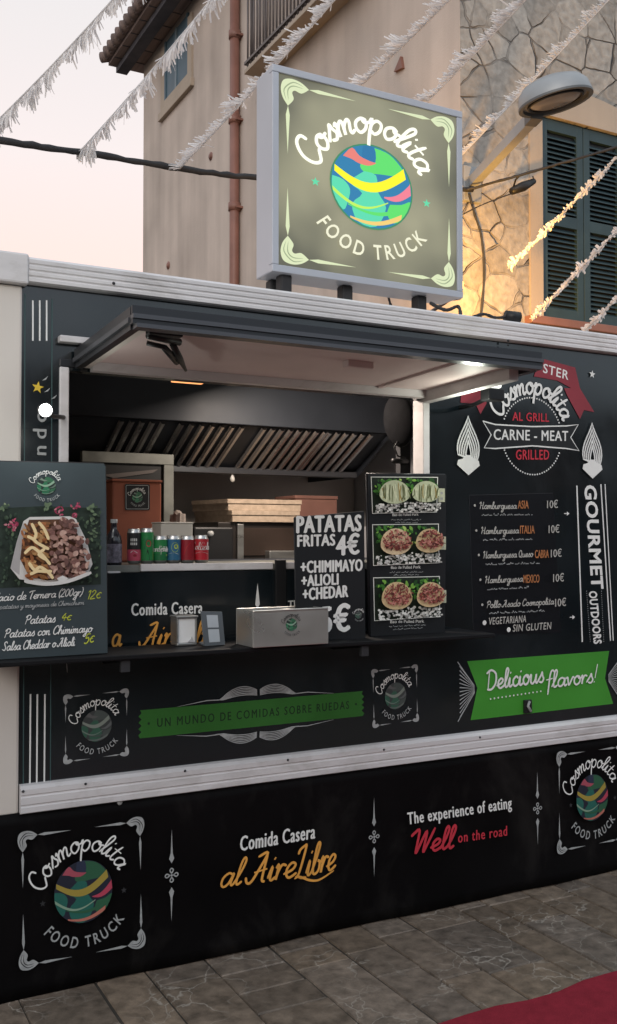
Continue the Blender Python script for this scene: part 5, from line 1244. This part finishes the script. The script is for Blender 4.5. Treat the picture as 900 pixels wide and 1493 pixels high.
for (tl, tr, br, bl, kind) in pics:
    d, PX = pxdec(YM, 590, 800, .0016); rg = random.Random(40 + kind)
    d.poly([PX(*q) for q in ((tl[0] - 1, tl[1] - 1), (tr[0] + 1, tr[1] - 1), (br[0] + 1, br[1] + 1), (bl[0] - 1, bl[1] + 1))], peb[0])
    d.poly([PX(*q) for q in (tl, tr, br, bl)], pm('picture_ground', (.012, .02, .012), .5, 0, .3, .4, 40))
    def at(u, v):                                   # inside the picture, u right, v down, both 0..1
        x = (tl[0] + (tr[0] - tl[0]) * u) * (1 - v) + (bl[0] + (br[0] - bl[0]) * u) * v; y = (tl[1] + (tr[1] - tl[1]) * u) * (1 - v) + (bl[1] + (br[1] - bl[1]) * u) * v
        return PX(x, y)
    for i in range(120):
        u, v = rg.random(), rg.uniform(0, .5); g2 = 2 if abs(u - (.52 if kind < 2 else .45)) < .14 or (u > .78 and kind == 1) else 1
        s = rg.uniform(.02, .05); a = rg.uniform(0, 6.3)
        pts = [(u + s * .8 * math.cos(a + t) * q, v + s * 1.3 * math.sin(a + t) * q) for t, q in ((0, 1.3), (1.1, .7), (2.2, .8), (3.14, 1.3), (4.2, .7), (5.2, .8))]
        if all(0 < q[0] < 1 and 0 < q[1] < .7 for q in pts): d.poly([at(*q) for q in pts], leafs[min(3, rg.choice((0, 1, 1, 2)) + (g2 - 1) * rg.choice((0, 1, 1)))])
    for i in range(170):
        u, v = rg.random(), rg.uniform(.72, 1) ; v = max(v, .74 + .05 * math.sin(u * 9)); s = rg.uniform(.012, .03)
        pts = [(min(1, max(0, u + s * math.cos(t) * rg.uniform(.7, 1.1))), min(1, v + s * 1.3 * math.sin(t))) for t in [k_ * 1.05 for k_ in range(6)]]
        d.poly([at(*q) for q in pts], rg.choice(peb[:2] + peb))
    for (cu, cv, ru, rv) in ((.28, .50, .235, .41), (.755, .49, .215, .38)):
        el = lambda k_, e_: [(cu + ru * k_ * math.cos(t) * (1 if math.sin(t) > 0 else 1), cv + rv * k_ * math.sin(t) * (1 if math.sin(t) < 0 else .62)) for t in [q * math.pi / 14 for q in range(28)]]
        d.poly([at(*q) for q in el(1, 0)], bun[2] if kind == 0 else bun[rg.choice((0, 1))])
        if kind == 0:
            for i in range(19):
                u0 = cu - ru * .88 + ru * 1.76 * i / 18; hgt = rv * .85 * math.sqrt(max(.05, 1 - ((u0 - cu) / ru) ** 2))
                d.stroke([at(u0 + rg.uniform(-.01, .01), cv - hgt * rg.uniform(.7, 1)), at(u0 + rg.uniform(-.02, .03), cv), at(u0 + rg.uniform(-.02, .03), cv + hgt * rg.uniform(.3, .7))], rg.uniform(.004, .007), grl[rg.choice((0, 1, 0, 1, 2))], sm=3)
        else:
            for i in range(150):
                t = rg.uniform(0, 6.3); q = math.sqrt(rg.random()) * .90; u, v = cu + ru * q * math.cos(t), cv - rv * .12 + rv * (.86 if math.sin(t) < 0 else .5) * q * math.sin(t); s = rg.uniform(.015, .035); a = rg.uniform(0, 3.1)
                d.stroke([at(u - s * math.cos(a), v - s * 1.6 * math.sin(a)), at(u + rg.uniform(-.01, .01), v), at(u + s * math.cos(a), v + s * 1.6 * math.sin(a))], rg.uniform(.004, .009), rg.choice(bmt), taper=lambda t: .5 + .5 * math.sin(math.pi * t))
    d.build('picture', mb_)
for (y, a) in ((751.5, 'Bao de Pulled Pork'), (828, 'Bao de Pulled Pork'), (907, 'Bao de Pulled Pork')):
    pass
items = []
cap = [(572, 610, 752.5), (570, 613, 829.5), (569, 618, 908.5)]
for (x0_, x1_, y) in cap: items.append(('Bao de Pulled Pork', (x0_, y), (x1_, y - .8), (x0_, y - 4.4), M['letter'], 't', dict(heavy=.02)))
slab_text(mb_, 'caption', YM - .001, items)
for k_, (x0_, x1_, y) in enumerate(cap):
    for r_, (a, b) in enumerate(((x0_ - 2, x1_ + 3), (x0_ + 4, x1_ - 2))):
        d, PX = pxdec(YM - .0006, 590, 800, .0016)
        q = PX(a, y + 4.5 + 4 * r_); q2 = PX(b, y + 4.0 + 4 * r_)
        d.ticks(q[0], q2[0], q[1] - .004, .0065, M['letter_dim'], 60 + k_ * 3 + r_); d.build('caption', mb_)
tabm = pm('price_tab_paper', (.48, .50, .36), .6)
for (xa, ya, xb, yb) in ((639, 712, 648.5, 732), (640, 782, 650, 801.5), (641.5, 860, 650.5, 879)):
    d, PX = pxdec(YM - .0005, xa, ya, .0016); d.poly([PX(xa, ya), PX(xb, ya + .3), PX(xb, yb), PX(xa, yb - .2)], tabm)
    for yy in (.35, .75): q = PX((xa + xb) / 2, ya + (yb - ya) * yy); d.rect(q[0] - .006, q[0] + .006, q[1] - .005, q[1] + .005, M['letter_dim'])
    d.build('price_tab', mb_)

# =================================================================== small things on the counter
def onc(px, py, z=ZC): return Wz(px, py, z)
# napkin dispenser
p = onc(273, 942); t = thing('napkin_dispenser', 'steel napkin dispenser full of white napkins on the counter beside the card holder', 'napkin dispenser', (p.x, p.y, ZC))
hw = (Wy(287.5, 920, p.y).x - Wy(258, 920, p.y).x) / 2; ht = Wy(272, 898, p.y).z - ZC
b = MB(); b.box(p.x - hw, p.x + hw, p.y, p.y + .07, ZC + .001, ZC + .012, 'steel', .003); b.box(p.x - hw, p.x - hw + .006, p.y, p.y + .07, ZC + .0125, ZC + ht - .008, 'steel', .002); b.box(p.x + hw - .006, p.x + hw, p.y, p.y + .07, ZC + .0125, ZC + ht - .008, 'steel', .002)
b.box(p.x - hw - .003, p.x + hw + .003, p.y - .004, p.y + .072, ZC + ht - .0075, ZC + ht, 'steel', .002); b.build('case', t)
b = MB(); b.box(p.x - hw + .0065, p.x + hw - .0065, p.y + .008, p.y + .066, ZC + .0125, ZC + ht - .008, pm('napkin_paper', (.74, .74, .74), .8, 0, .2, .05, 20, .1, 40))
b.prism([(p.x + .005, p.y + .003, ZC + .014), (p.x + hw - .012, p.y + .003, ZC + .014), (p.x + hw - .02, p.y + .003, ZC + .034), (p.x + hw * .4, p.y + .003, ZC + .024)], (0, .004, 0), pm('napkin_fold', (.45, .45, .46), .8)); b.build('napkins', t)
# card holder, a little askew
p = onc(313, 942); t = thing('card_holder', 'grey leaning card holder with two white cards right of the napkin dispenser', 'card holder', (p.x, p.y, ZC))
C4 = [(294, 891.5), (324, 892), (328.5, 940), (299, 942)]; P = [Wy(*q, p.y) for q in C4]
cg = pm('card_holder_grey', (.10, .115, .13), .4); b = MB(); b.prism(P, (0, .012, 0), cg); b.prism([P[2] + Vector((0, .0121, 0)), P[3] + Vector((0, .0121, 0)), P[3] + Vector((0, .06, .004)), P[2] + Vector((0, .06, .004))], (0, 0, .006), cg); b.build('holder', t)
wc = pm('white_card', (.42, .46, .50), .5, 0, .3, .05, 20)
for (v0, v1) in ((.10, .47), (.52, .90)):
    q = lambda u, v: tuple(C4[0][k] * (1 - u) * (1 - v) + C4[1][k] * u * (1 - v) + C4[2][k] * u * v + C4[3][k] * (1 - u) * v for k in (0, 1))
    d, PX = pxdec(p.y, 310, 915, .0014); d.poly([PX(*q(.22, v0)), PX(*q(.76, v0)), PX(*q(.76, v1)), PX(*q(.22, v1))], wc); d.build('card', t)
# steel tray with emblem
p = onc(424, 942); t = thing('steel_tray', 'stainless steel box with a small globe emblem in front of the chip price board', 'tray', (p.x, p.y, ZC))
P = [Wy(*q, p.y) for q in ((369.5, 890.5), (479, 887), (479, 936.5), (371.5, 942.5))]; zt = (P[0].z + P[1].z) / 2; xa, xb = P[0].x, P[1].x
ts = pm('tray_steel', (.58, .57, .54), .33, .8, .5, .12, 4, .04, 18, rvar=.1)
b = MB(); b.box(xa, xb, p.y, p.y + .006, ZC + .001, zt, ts, .002); b.box(xa, xb, p.y + .15, p.y + .156, ZC + .001, zt, ts, .002); b.box(xa, xa + .006, p.y + .0065, p.y + .1495, ZC + .001, zt, ts, .002); b.box(xb - .006, xb, p.y + .0065, p.y + .1495, ZC + .001, zt, ts, .002); b.box(xa + .0065, xb - .0065, p.y + .0065, p.y + .1495, ZC + .001, ZC + .006, ts)
b.build('body', t); b = MB(); b.tube([(xa + .004, p.y - .001, zt), (xb - .004, p.y - .001, zt)], .004, ts, 8); b.build('rim', t)
O, U, V = quad_frame((407, 891), (443, 890), (407, 932), p.y); d = Dec(O, U, V)
PAL_K = dict(PAL_G); PAL_K.update(w=M['black'], w2=M['rubber']); logo(d, PAL_K, False); d.build('emblem', t)

# =================================================================== things on the shelf
ZS = zs
def can(px, ptop, label, cols, deco, kind):
    Y = .135; p = Wy(px, 820, Y); top = Wy(px, ptop, Y).z; r = .0268 if kind == 's' else .029; h = top - ZS
    t = thing('drink_can', label, 'can', (p.x, Y, ZS), 'drink cans on the shelf')
    b = MB(); c = Vector((p.x, Y, ZS)); n = len(cols)
    b.lathe(c, [(.0005, .003), (r * .72, .001), (r * .86, .004), (r, .014)], 'steel', 24)
    z0_, z1_ = .014, h - .016
    for i, m in enumerate(cols): b.lathe(c, [(r, z0_ + (z1_ - z0_) * i / n), (r, z0_ + (z1_ - z0_) * (i + 1) / n)], m, 24)
    b.build('body', t)
    b = MB(); b.lathe(c, [(r, h - .016), (r * .84, h - .004), (r * .86, h), (r * .80, h), (r * .78, h - .004), (.0005, h - .004)], pm('can_rim', (.5, .5, .5), .3, .8), 24); b.build('lid', t)
    av = math.atan2(c.x - CAM.x, CAM.y - c.y)             # the side of the can turned to the street
    def fn(u, v, hh): a = u / r - R(19); return c + Vector((math.sin(a) * (r + hh), -math.cos(a) * (r + hh), z0_ + v * (z1_ - z0_)))
    d = Dec((0, 0, 0), (1, 0, 0), (0, 0, 1), base=.0004, step=.00008, fn=fn); deco(d); d.build('label_print', t)
    return t
cp = lambda n, *c: pm('can_' + n, c, .32, .1, .5, .1, 30)
kb, kp, kg, kw, kr, kbl, kyg, kdr, kdg, ky = cp('black', .02, .02, .022), cp('pink', .50, .07, .12), cp('green', .02, .21, .06), cp('white', .62, .62, .60), cp('red', .42, .018, .03), cp('blue', .03, .13, .24), cp('lime', .34, .46, .10), cp('dark_red', .26, .012, .022), cp('deep_green', .015, .15, .05), cp('yellow_green', .40, .50, .05)
def D1(d):
    for k_, (v, w_) in enumerate(((.72, .022), (.60, .026))):
        d.text(('limon', 'zero')[0] if False else 'ZERO' if k_ else 'TINTO', 0, v, .10 if False else .085, kw, width=w_, bold=.02, align='c')
    d.stroke([(-.012, .30), (0, .36), (.014, .28)], .006, kw, sm=4)
def D1(d):
    for v, hh in ((.70, .10), (.56, .09)):
        for i in range(4): d.rect(-.013 + i * .0068, -.0085 + i * .0068, v, v + hh, kw)
    d.stroke([(-.012, .28), (-.002, .36), (.014, .27)], .004, kw, sm=4); d.ell(.004, .18, .007, .05, kdr, 12)
def D2(d):
    d.poly([(-.030, .42), (.030, .30), (.030, .80), (-.030, .86)], kw); d.poly([(-.02, .02), (.03, .02), (.03, .34), (.006, .40)], kyg); d.poly([(-.008, .02), (.014, .02), (.004, .42)], kb)
    d.ell(.008, .60, .010, .12, kr, 18); d.text('7', -.012, .42, .40, kdg, width=.017, bold=.05)
def D3(d): d.script('Sprite', 0, .42, .16, kw, width=.050, w=.22, slant=.1, align='c'); d.poly([(-.03, .16), (.03, .22), (.03, .30), (-.03, .22)], kyg)
def D4(d):
    d.ell(.006, .62, .015, .24, kyg, 18); d.ell(.010, .66, .008, .12, ky, 14); d.stroke([(-.02, .3), (0, .36), (.022, .28)], .004, kw, sm=4)
def D5(d): d.stroke([(-.014, .25), (-.004, .6), (.012, .85)], .004, kr, sm=5); d.stroke([(-.018, .18), (.018, .18)], .003, kr)
def D6(d): d.script('Cola', 0, .48, .19, kw, width=.050, w=.20, slant=.15, align='c'); d.stroke([(-.028, .30), (0, .38), (.03, .28)], .0035, kw, sm=5)
can(195.5, 771, 'tall drink can with a black top and pink base at the left end', [kp, kp, kb, kb, kb], D1, 's')
can(214, 770, 'tall green and white drink can with a red dot, second from the left', [kg, kg, kg, kg], D2, 's')
can(233.5, 781, 'short green drink can with white script left of the blue can', [kdg, kg, kg], D3, 'r')
can(253, 780.5, 'blue drink can with a lime yellow patch', [kbl, kbl], D4, 'r')
can(273, 781, 'dark red drink can without white script, left of the bright red can', [kdr, kdr], D5, 'r')
can(293.5, 780, 'bright red drink can with white script at the right end of the can row', [kr, kr], D6, 'r')
# bottle at the left end
p = Wy(166, 828, .12); zb_ = Wy(166, 832, .12).z; zt_ = Wy(166, 757, .12).z; h = zt_ - zb_; r = .030
ZSB = zb_
t = thing('bottle', 'dark glass bottle standing beside the poster at the left end of the shelf', 'bottle', (p.x, .12, zb_)); c = Vector((p.x, .12, zb_))
b = MB(); b.lathe(c, [(.0005, .002), (r, .002), (r, h * .58), (r * .85, h * .68), (r * .42, h * .80), (r * .36, h * .93), (r * .42, h * .94)], pm('bottle_glass', (.018, .018, .026), .15, 0, .6, .4, 40), 22); b.build('glass', t)
b = MB(); b.lathe(c, [(r * .45, h * .925), (r * .45, h), (.0005, h)], 'letter_dim', 16); b.build('cap', t)
b = MB(); b.lathe(c, [(r * 1.02, h * .16), (r * 1.02, h * .52)], pm('bottle_label', (.16, .15, .19), .5, 0, .4, .9, 55), 22); b.build('label_print', t)
b = MB(); a_, b2 = Wy(156.5, 826, .07), Wy(175, 826, .07); b.box(a_.x, b2.x, .06, .18, zb_ - .03, zb_ - .0005, 'white_alu', .003); b.build('shelf_end', sho)
# worktop carrying the bag and the white box
b = MB(); b.box(OX0 + .02, KX1 - .01, .551, .98, zs - .04, zs - .004, 'steel_dark', .003); b.build('worktop', T)
YB = .62; p0, p1 = Wy(164, 700, YB), Wy(236, 704, YB)
t = thing('delivery_bag', 'orange red food box with a dark square emblem sticker behind the cans', 'food box', ((p0.x + p1.x) / 2, YB + .12, zs))
ob_ = pm('orange_card', (.25, .078, .045), .6, 0, .3, .12, 5, .06, 14)
b = MB(); b.box(p0.x, p1.x, YB, YB + .26, zs - .0035, p0.z - .006, ob_, .008); b.build('body', t)
b = MB(); b.box(p0.x - .003, p1.x + .003, YB - .004, YB + .263, p0.z - .0055, p0.z + .006, ob_, .003); b.build('lid', t)
O, U, V = quad_frame((182, 705.5), (218.5, 706), (182, 744), YB - .001); d = Dec(O, U, V)
def rr(a, r_): return [(a * sx_ - sx_ * r_ + r_ * math.cos(t_), a * sy_ - sy_ * r_ + r_ * math.sin(t_)) for (sx_, sy_, q) in ((1, 1, 0), (-1, 1, 1), (-1, -1, 2), (1, -1, 3)) for t_ in [(q + k_ / 4) * math.pi / 2 for k_ in range(5)]]
d.poly(rr(1, .12), M['black']); d.stroke(rr(.9, .1), .035, M['letter_dim'], closed=True); s = d.sub(O, U * .92, V * .92); s.h = d.h; logo(s, PAL_G, False); d.build('emblem', t)
YX = .42; p0, p1 = Wy(235, 762, YX), Wy(281.5, 764, YX)
t = thing('food_carton', 'plain white carton standing behind the blue and dark red cans', 'carton', ((p0.x + p1.x) / 2, YX + .08, zs))
wcm = pm('white_carton', (.52, .50, .46), .7, 0, .25, .06, 6)
b = MB(); b.box(p0.x, p1.x, YX, YX + .12, zs - .0015, p0.z - .004, wcm, .004); b.build('body', t); b = MB(); b.box(p0.x - .002, p1.x + .002, YX - .003, YX + .122, p0.z - .0035, p0.z + .003, wcm, .002); b.build('lid', t)
# flat boxes on the oven
cbd = pm('corrugated_card', (.42, .33, .25), .85, 0, .15, .22, 30, .15, 120)
h_ = (Wy(380, 729, OY).z - ZOV) / 2
for i, (xa, xb, lab) in enumerate(((325, 433, 'lower of the two flat brown card boxes stacked on the oven'), (321, 436, 'upper of the two flat brown card boxes stacked on the oven'))):
    a_, b2 = Wy(xa + 12, 750, OY), Wy(xb, 750, OY); z0_ = ZOV + .0015 + i * (h_ + .001)
    t = thing('flat_box', lab, 'card box', ((a_.x + b2.x) / 2, OY + .18, z0_), 'flat card boxes on the oven')
    b = MB(); b.prism([(a_.x, OY + .02 * i - .02, z0_), (b2.x, OY - .02, z0_), (b2.x + .02, OY + .33, z0_), (a_.x - .07, OY + .33, z0_)], (0, 0, h_ * .62), cbd); b.build('tray', t)
    b = MB(); b.prism([(a_.x - .006, OY + .02 * i - .026, z0_ + h_ * .621), (b2.x + .004, OY - .026, z0_ + h_ * .621), (b2.x + .024, OY + .334, z0_ + h_ * .621), (a_.x - .075, OY + .334, z0_ + h_ * .621)], (0, 0, h_ * .378), cbd); b.build('lid', t)
a_, b2 = Wy(431, 722, 1.25), Wy(492, 724, 1.25)
t = thing('card_carton', 'reddish brown carton right of the flat boxes, half hidden by the chip price board', 'carton', ((a_.x + b2.x) / 2, 1.4, ZOV))
rb = pm('red_brown_card', (.20, .10, .08), .8, 0, .2, .2, 6); b = MB(); b.box(a_.x, b2.x, 1.25, 1.5, ZOV + .0015, a_.z - .02, rb, .006); b.build('body', t); b = MB(); b.box(a_.x - .004, b2.x + .004, 1.246, 1.504, a_.z - .0195, a_.z, rb, .004); b.build('lid', t)
b = MB(); q = Wy(470, 770, 1.2); b.box(q.x + .02, KX1 - .05, 1.15, 1.7, ZB + .1, ZOV - .02, 'kitchen_side', .004); b.build('side_cabinet', T)
# crumpled bag on the worktop
p = Wz(262, 762, zs); q = Wy(263, 745, .85)
b = MB(); bm = bmesh.new(); bmesh.ops.create_icosphere(bm, subdivisions=3, radius=1)
rg = random.Random(4); 
for v in bm.verts: v.co = Vector((v.co.x * .05, v.co.y * .05, v.co.z * .06)) * rg.uniform(.82, 1.12) + Vector((q.x, .88, zs + .17))
for v in bm.verts:
    if v.co.z < q.z - .02: v.co.z = max(zs - .003, v.co.z - .12)
b.bm(bm, pm('crumpled_paper', (.22, .19, .17), .8, 0, .2, .3, 30)); tag(b.build('paper_bag', None), 'small crumpled greyish paper bag behind the white carton', 'bag')
# wall fan at the right jamb
YF = .26; c = Wy(584, 612, YF); t = thing('wall_fan', 'black round wall fan on a post inside the right jamb of the serving opening', 'fan', (c.x, YF, c.z - .3))
ax = Vector((-.95, .02, -.12)).normalized(); r = .125
b = MB(); b.lathe(c, [(.0005, -.09), (.05, -.09), (.055, -.02), (.06, -.02)], 'black', 18, ax=ax); b.build('motor', t)
b = MB(); b.lathe(c, [(.03, -.035), (r * .7, -.03), (r, .0), (r, .010), (r * .9, .022), (r * .7, .034), (r * .45, .043), (r * .2, .048), (.0005, .049)], pm('fan_guard', (.007, .007, .008), .85, 0, .05, .2, 30), 32, ax=ax)
q4 = ax.to_track_quat('Z', 'Y')
for rr_ in (1.0,): b.tube([c + q4 @ Vector((r * rr_ * math.cos(k_ * .2618), r * rr_ * math.sin(k_ * .2618), .006)) for k_ in range(25)], .0022, 'black', 5, cap=False)
b.build('guard', t)
b = MB(); pz = Wy(602, 690, YF); b.box(pz.x - .03, pz.x + .03, YF + .06, YF + .10, zs, Wy(602, 588, YF).z, 'rubber', .004); b.tube([c - ax * .06, (pz.x, YF + .07, c.z - .02)], .02, 'black', 8); b.build('post', t)
b = MB(); q0 = Wy(577, 672, YF); b.tube([(q0.x - .015, YF, q0.z), (pz.x, YF + .05, q0.z + .004)], .012, 'black', 8); b.tube([Wy(582, 640, YF) + Vector((0, .0, 0)), Wy(575, 652, YF), Wy(580, 665, YF), Wy(592, 668, YF)], .004, 'black', 6); b.build('switch_arm', t)

# =================================================================== street lamp on the house
h0 = Wy(687, 268, YW - .002); h1 = Wy(773, 176, 1.86); t = thing('street_lamp', 'grey street lamp with a domed oval head on an arm from the stone wall', 'street lamp', tuple(h0))
lg = pm('lamp_grey', (.27, .285, .30), .45, .2, .5, .12, 4, .03, 12); lgd = pm('lamp_grey_dark', (.10, .105, .11), .5, .2, .4, .12, 4)
dirv = (h1 - h0).normalized()
b = MB(); sd = dirv.cross(Vector((0, 0, 1))).normalized() * .036; uu = sd.cross(dirv).normalized() * .042
b.prism([h0 + sd + uu, h0 - sd + uu, h0 - sd - uu, h0 + sd - uu], dirv * (h1 - h0).length, lg); b.build('arm', t)
b = MB(); b.box(h0.x - .09, h0.x + .09, YW - .03, YW + .01, h0.z - .16, h0.z + .14, lg, .008); b.build('wall_plate', t)
hc = Wy(811, 146, 1.55); hd = Vector((hc.x - h0.x, hc.y - h0.y, 0)).normalized()
# head: long axis sideways to the arm's run, flat opening below
hc0 = Wy(757, 162, 1.72); hc1 = Wy(864, 133, 1.42); la = (hc1 - hc0); hl_ = la.length / 2; la.normalize(); hc = (hc0 + hc1) / 2
sa = la.cross(Vector((0, 0, 1))).normalized(); na = sa.cross(la).normalized()
if na.z < 0: na = -na
sw_ = .185
b = MB(); V, Fc = [], []; n = 32; rings = [(1.0, 0), (1.0, .035), (.95, .10), (.80, .155), (.55, .185), (.25, .20), (.02, .203)]
for (q, z) in rings:
    for k_ in range(n):
        a = 2 * math.pi * k_ / n; V.append(hc + la * hl_ * q * math.cos(a) + sa * sw_ * q * math.sin(a) + na * z * .82)
for i in range(len(rings) - 1):
    for k_ in range(n): Fc.append([i * n + k_, i * n + (k_ + 1) % n, (i + 1) * n + (k_ + 1) % n, (i + 1) * n + k_])
b.add(V, Fc, lg, True); b.build('head', t)
def oval(q, z, qs=None): return [hc + la * hl_ * q * math.cos(2 * math.pi * k_ / n) + sa * sw_ * (qs or q) * math.sin(2 * math.pi * k_ / n) + na * z for k_ in range(n)]
b = MB(); A, B, C, D_ = oval(1.02, .004), oval(1.02, -.012), oval(.90, -.012), oval(.88, .012)
for P0, P1 in ((A, B), (B, C), (C, D_)):
    b.add(P0 + P1, [[k_, (k_ + 1) % n, (k_ + 1) % n + n, k_ + n] for k_ in range(n)], lgd, True)
b.build('rim', t)
b = MB(); b.add(oval(.89, .010), [list(range(n))], pm('lamp_reflector', (.17, .165, .16), .4, .2, .5, .15, 6)); b.build('reflector', t)
b = MB(); G1, G2 = oval(.70, .004, .62), oval(.55, -.016, .45); b.add(G1 + G2, [[k_, (k_ + 1) % n, (k_ + 1) % n + n, k_ + n] for k_ in range(n)] + [list(range(n, 2 * n))], pm('lamp_glass', (.20, .185, .18), .15, 0, .6, .15, 8), True); b.build('glass', t)
b = MB(); b.tube(oval(.74, -.002, .68) + [oval(.74, -.002, .68)[0]], .010, 'black', 6, cap=False); b.build('seal', t)
b = MB(); b.prism([h1 + sd * 1.2 + uu, h1 - sd * 1.2 + uu, h1 - sd * 1.2 - uu, h1 + sd * 1.2 - uu], dirv * .12, lgd); b.build('neck', t)

# =================================================================== wires and paper garlands over the street
cable('cable', 'thick black overhead cable crossing the sky to the house corner behind the sign', [Wy(-700, 110, 1.3), Wy(-300, 162, 1.7), Wy(0, 205, 2.1), Wy(130, 224, 2.25), Wy(260, 245, 2.45), Wy(372, 259, 2.6), Wy(560, 272, 2.8), Wy(689, 277, 2.93)], .020, 'rubber', wob=.004)
cable('cable', 'black cable bundle running from the house corner across the green shutters', [Wy(680, 277, 2.9), Wy(735, 262, 2.7), Wy(790, 246, 2.55), Wy(850, 229, 2.4), Wy(960, 196, 2.2)], .011, 'rubber', wob=.003)
cable('cable', 'thin wire sloping from the house corner up to the small black junction box', [Wy(676, 312, 2.9), Wy(700, 300, 2.88), Wy(725, 290, 2.86), Wy(750, 281, 2.84)], .005, 'rubber')
p = Wy(763, 272, 2.84); q = Wy(746, 279, 2.84); r2 = Wy(779, 264, 2.84)
m = MB(); m.tube([q, p, r2], [.030, .042, .024], 'black', 10); m.tube([Wy(749, 272, 2.84), Wy(752, 262, 2.8), Wy(757, 257, 2.75)], .008, 'black', 6); m.tube([r2, Wy(777, 257, 2.82)], .006, 'black', 6)
tag(m.build('junction_box', None), 'small black junction box hanging on the wire left of the green shutters', 'junction box')
for (i, lab, pts) in ((0, 'dark cable dropping down the stone wall beside the right edge of the sign', [Wy(684, 282, 2.94), Wy(692, 312, 2.95), Wy(702, 345, 2.95), Wy(706, 400, 2.95), Wy(700, 470, 2.95)]),):
    cable('cable', lab, pts, .010, 'rubber')
paper = pm('white_paper', (.78, .77, .78), .8, 0, .2, .08, 12)
_n, _l = paper.node_tree.nodes, paper.node_tree.links
_tr = _n.new('ShaderNodeBsdfTranslucent'); _tr.inputs[0].default_value = (.8, .78, .78, 1); _mx = _n.new('ShaderNodeMixShader'); _mx.inputs[0].default_value = .4
_l.new(_n['Principled BSDF'].outputs[0], _mx.inputs[1]); _l.new(_tr.outputs[0], _mx.inputs[2]); _l.new(_mx.outputs[0], _n['Material Output'].inputs[0])
def garland(label, lo, Yl, hi, Yh, ln, seed, dens=330, spread=.25, sag=.05, way=(0, 0, -1), wid=1.0):
    """a straight cord carrying a dense fringe of narrow paper strips that the breeze lays over to one side"""
    a, b = Wy(*lo, Yl), Wy(*hi, Yh); b = a + (b - a) * 1.45; sag *= .6; rg = random.Random(seed); L = (b - a).length
    t = thing('garland', label, 'garland', tuple(a), 'white paper garlands over the street')
    pt = lambda s: a.lerp(b, s) - Vector((0, 0, sag * 4 * s * (1 - s)))
    c = MB(); c.tube([pt(i / 24) for i in range(25)], .005, paper, 6); c.build('cord', t)
    f = MB(); n = int(dens * L); dv = (b - a).normalized(); way = Vector(way).normalized(); side = dv.cross(way).normalized()
    for i in range(n):
        s = (i + rg.random()) / n; p = pt(s); ph = rg.gauss(0, spread)
        tuft = .62 + .38 * math.sin(s * L * 24 + seed) * math.sin(s * L * 9 + 2 * seed)
        le = ln * rg.uniform(.5, 1.1) * tuft
        dn = (way * math.cos(ph) + side * math.sin(ph) + dv * rg.gauss(-.35, .25)).normalized()
        wv = (dv * rg.uniform(.5, 1) + side * rg.uniform(-.8, .8)).normalized() * rg.uniform(.0035, .0065) * wid
        cv = Vector((rg.uniform(-1, 1), rg.uniform(-1, 1), rg.uniform(-1, .5))) * le * .2
        q0, q1, q2, q3 = p, p + dn * le * .4 + cv * .3, p + dn * le * .75 + cv * .7, p + dn * le + cv
        f.add([q0 - wv * .6, q0 + wv * .6, q1 - wv, q1 + wv, q2 - wv, q2 + wv, q3 - wv * .8, q3 + wv * .8], [[0, 1, 3, 2], [2, 3, 5, 4], [4, 5, 7, 6]], paper)
    f.build('fringe', t)
    return t
DOWN, LEFT = (.25, 0, -1), (-.8, .3, .45)
garland('white paper garland farthest left, crossing only open sky', (-14, 186), 2.2, (172, -16), 1.2, .13, 1, way=DOWN)
garland('white paper garland tied to the thick cable and passing the eaves and blue shutter', (112, 226), 2.25, (320, -22), 1.2, .125, 2, way=DOWN, spread=.5)
garland('white paper garland ending on the thick cable left of the brown downpipe', (262, 246), 2.4, (500, -20), 1.25, .12, 3, spread=.8, way=LEFT)
garland('white paper garland crossing the plain pink wall above the middle of the sign', (490, 158), 2.6, (664, -14), 1.6, .14, 4, spread=.4, way=LEFT)
garland('white paper garland ending behind the top right part of the sign beside the stone corner', (572, 200), 2.6, (776, -16), 1.6, .14, 5, spread=.4, way=LEFT)
garland('white paper garland running over the stone wall just behind the street lamp head', (664, 236), 2.9, (900, -16), 2.2, .11, 6, spread=.5, sag=.03, way=LEFT)
garland('paper garland lit amber at its lower end, upper one across the green shutters', (742, 390), 2.5, (912, 214), 1.6, .052, 7, spread=2.2, sag=.02, dens=420, wid=1.7)
garland('paper garland hanging down to the roof edge at the foot of the green shutters', (776, 464), 2.1, (916, 316), 1.3, .050, 8, spread=2.2, sag=.02, dens=420, wid=1.7)
garland('short stretch of paper garland in the corner right of the shutters above the roof', (846, 488), 1.6, (918, 414), 1.1, .045, 9, spread=2.2, sag=.01, dens=420, wid=1.7)
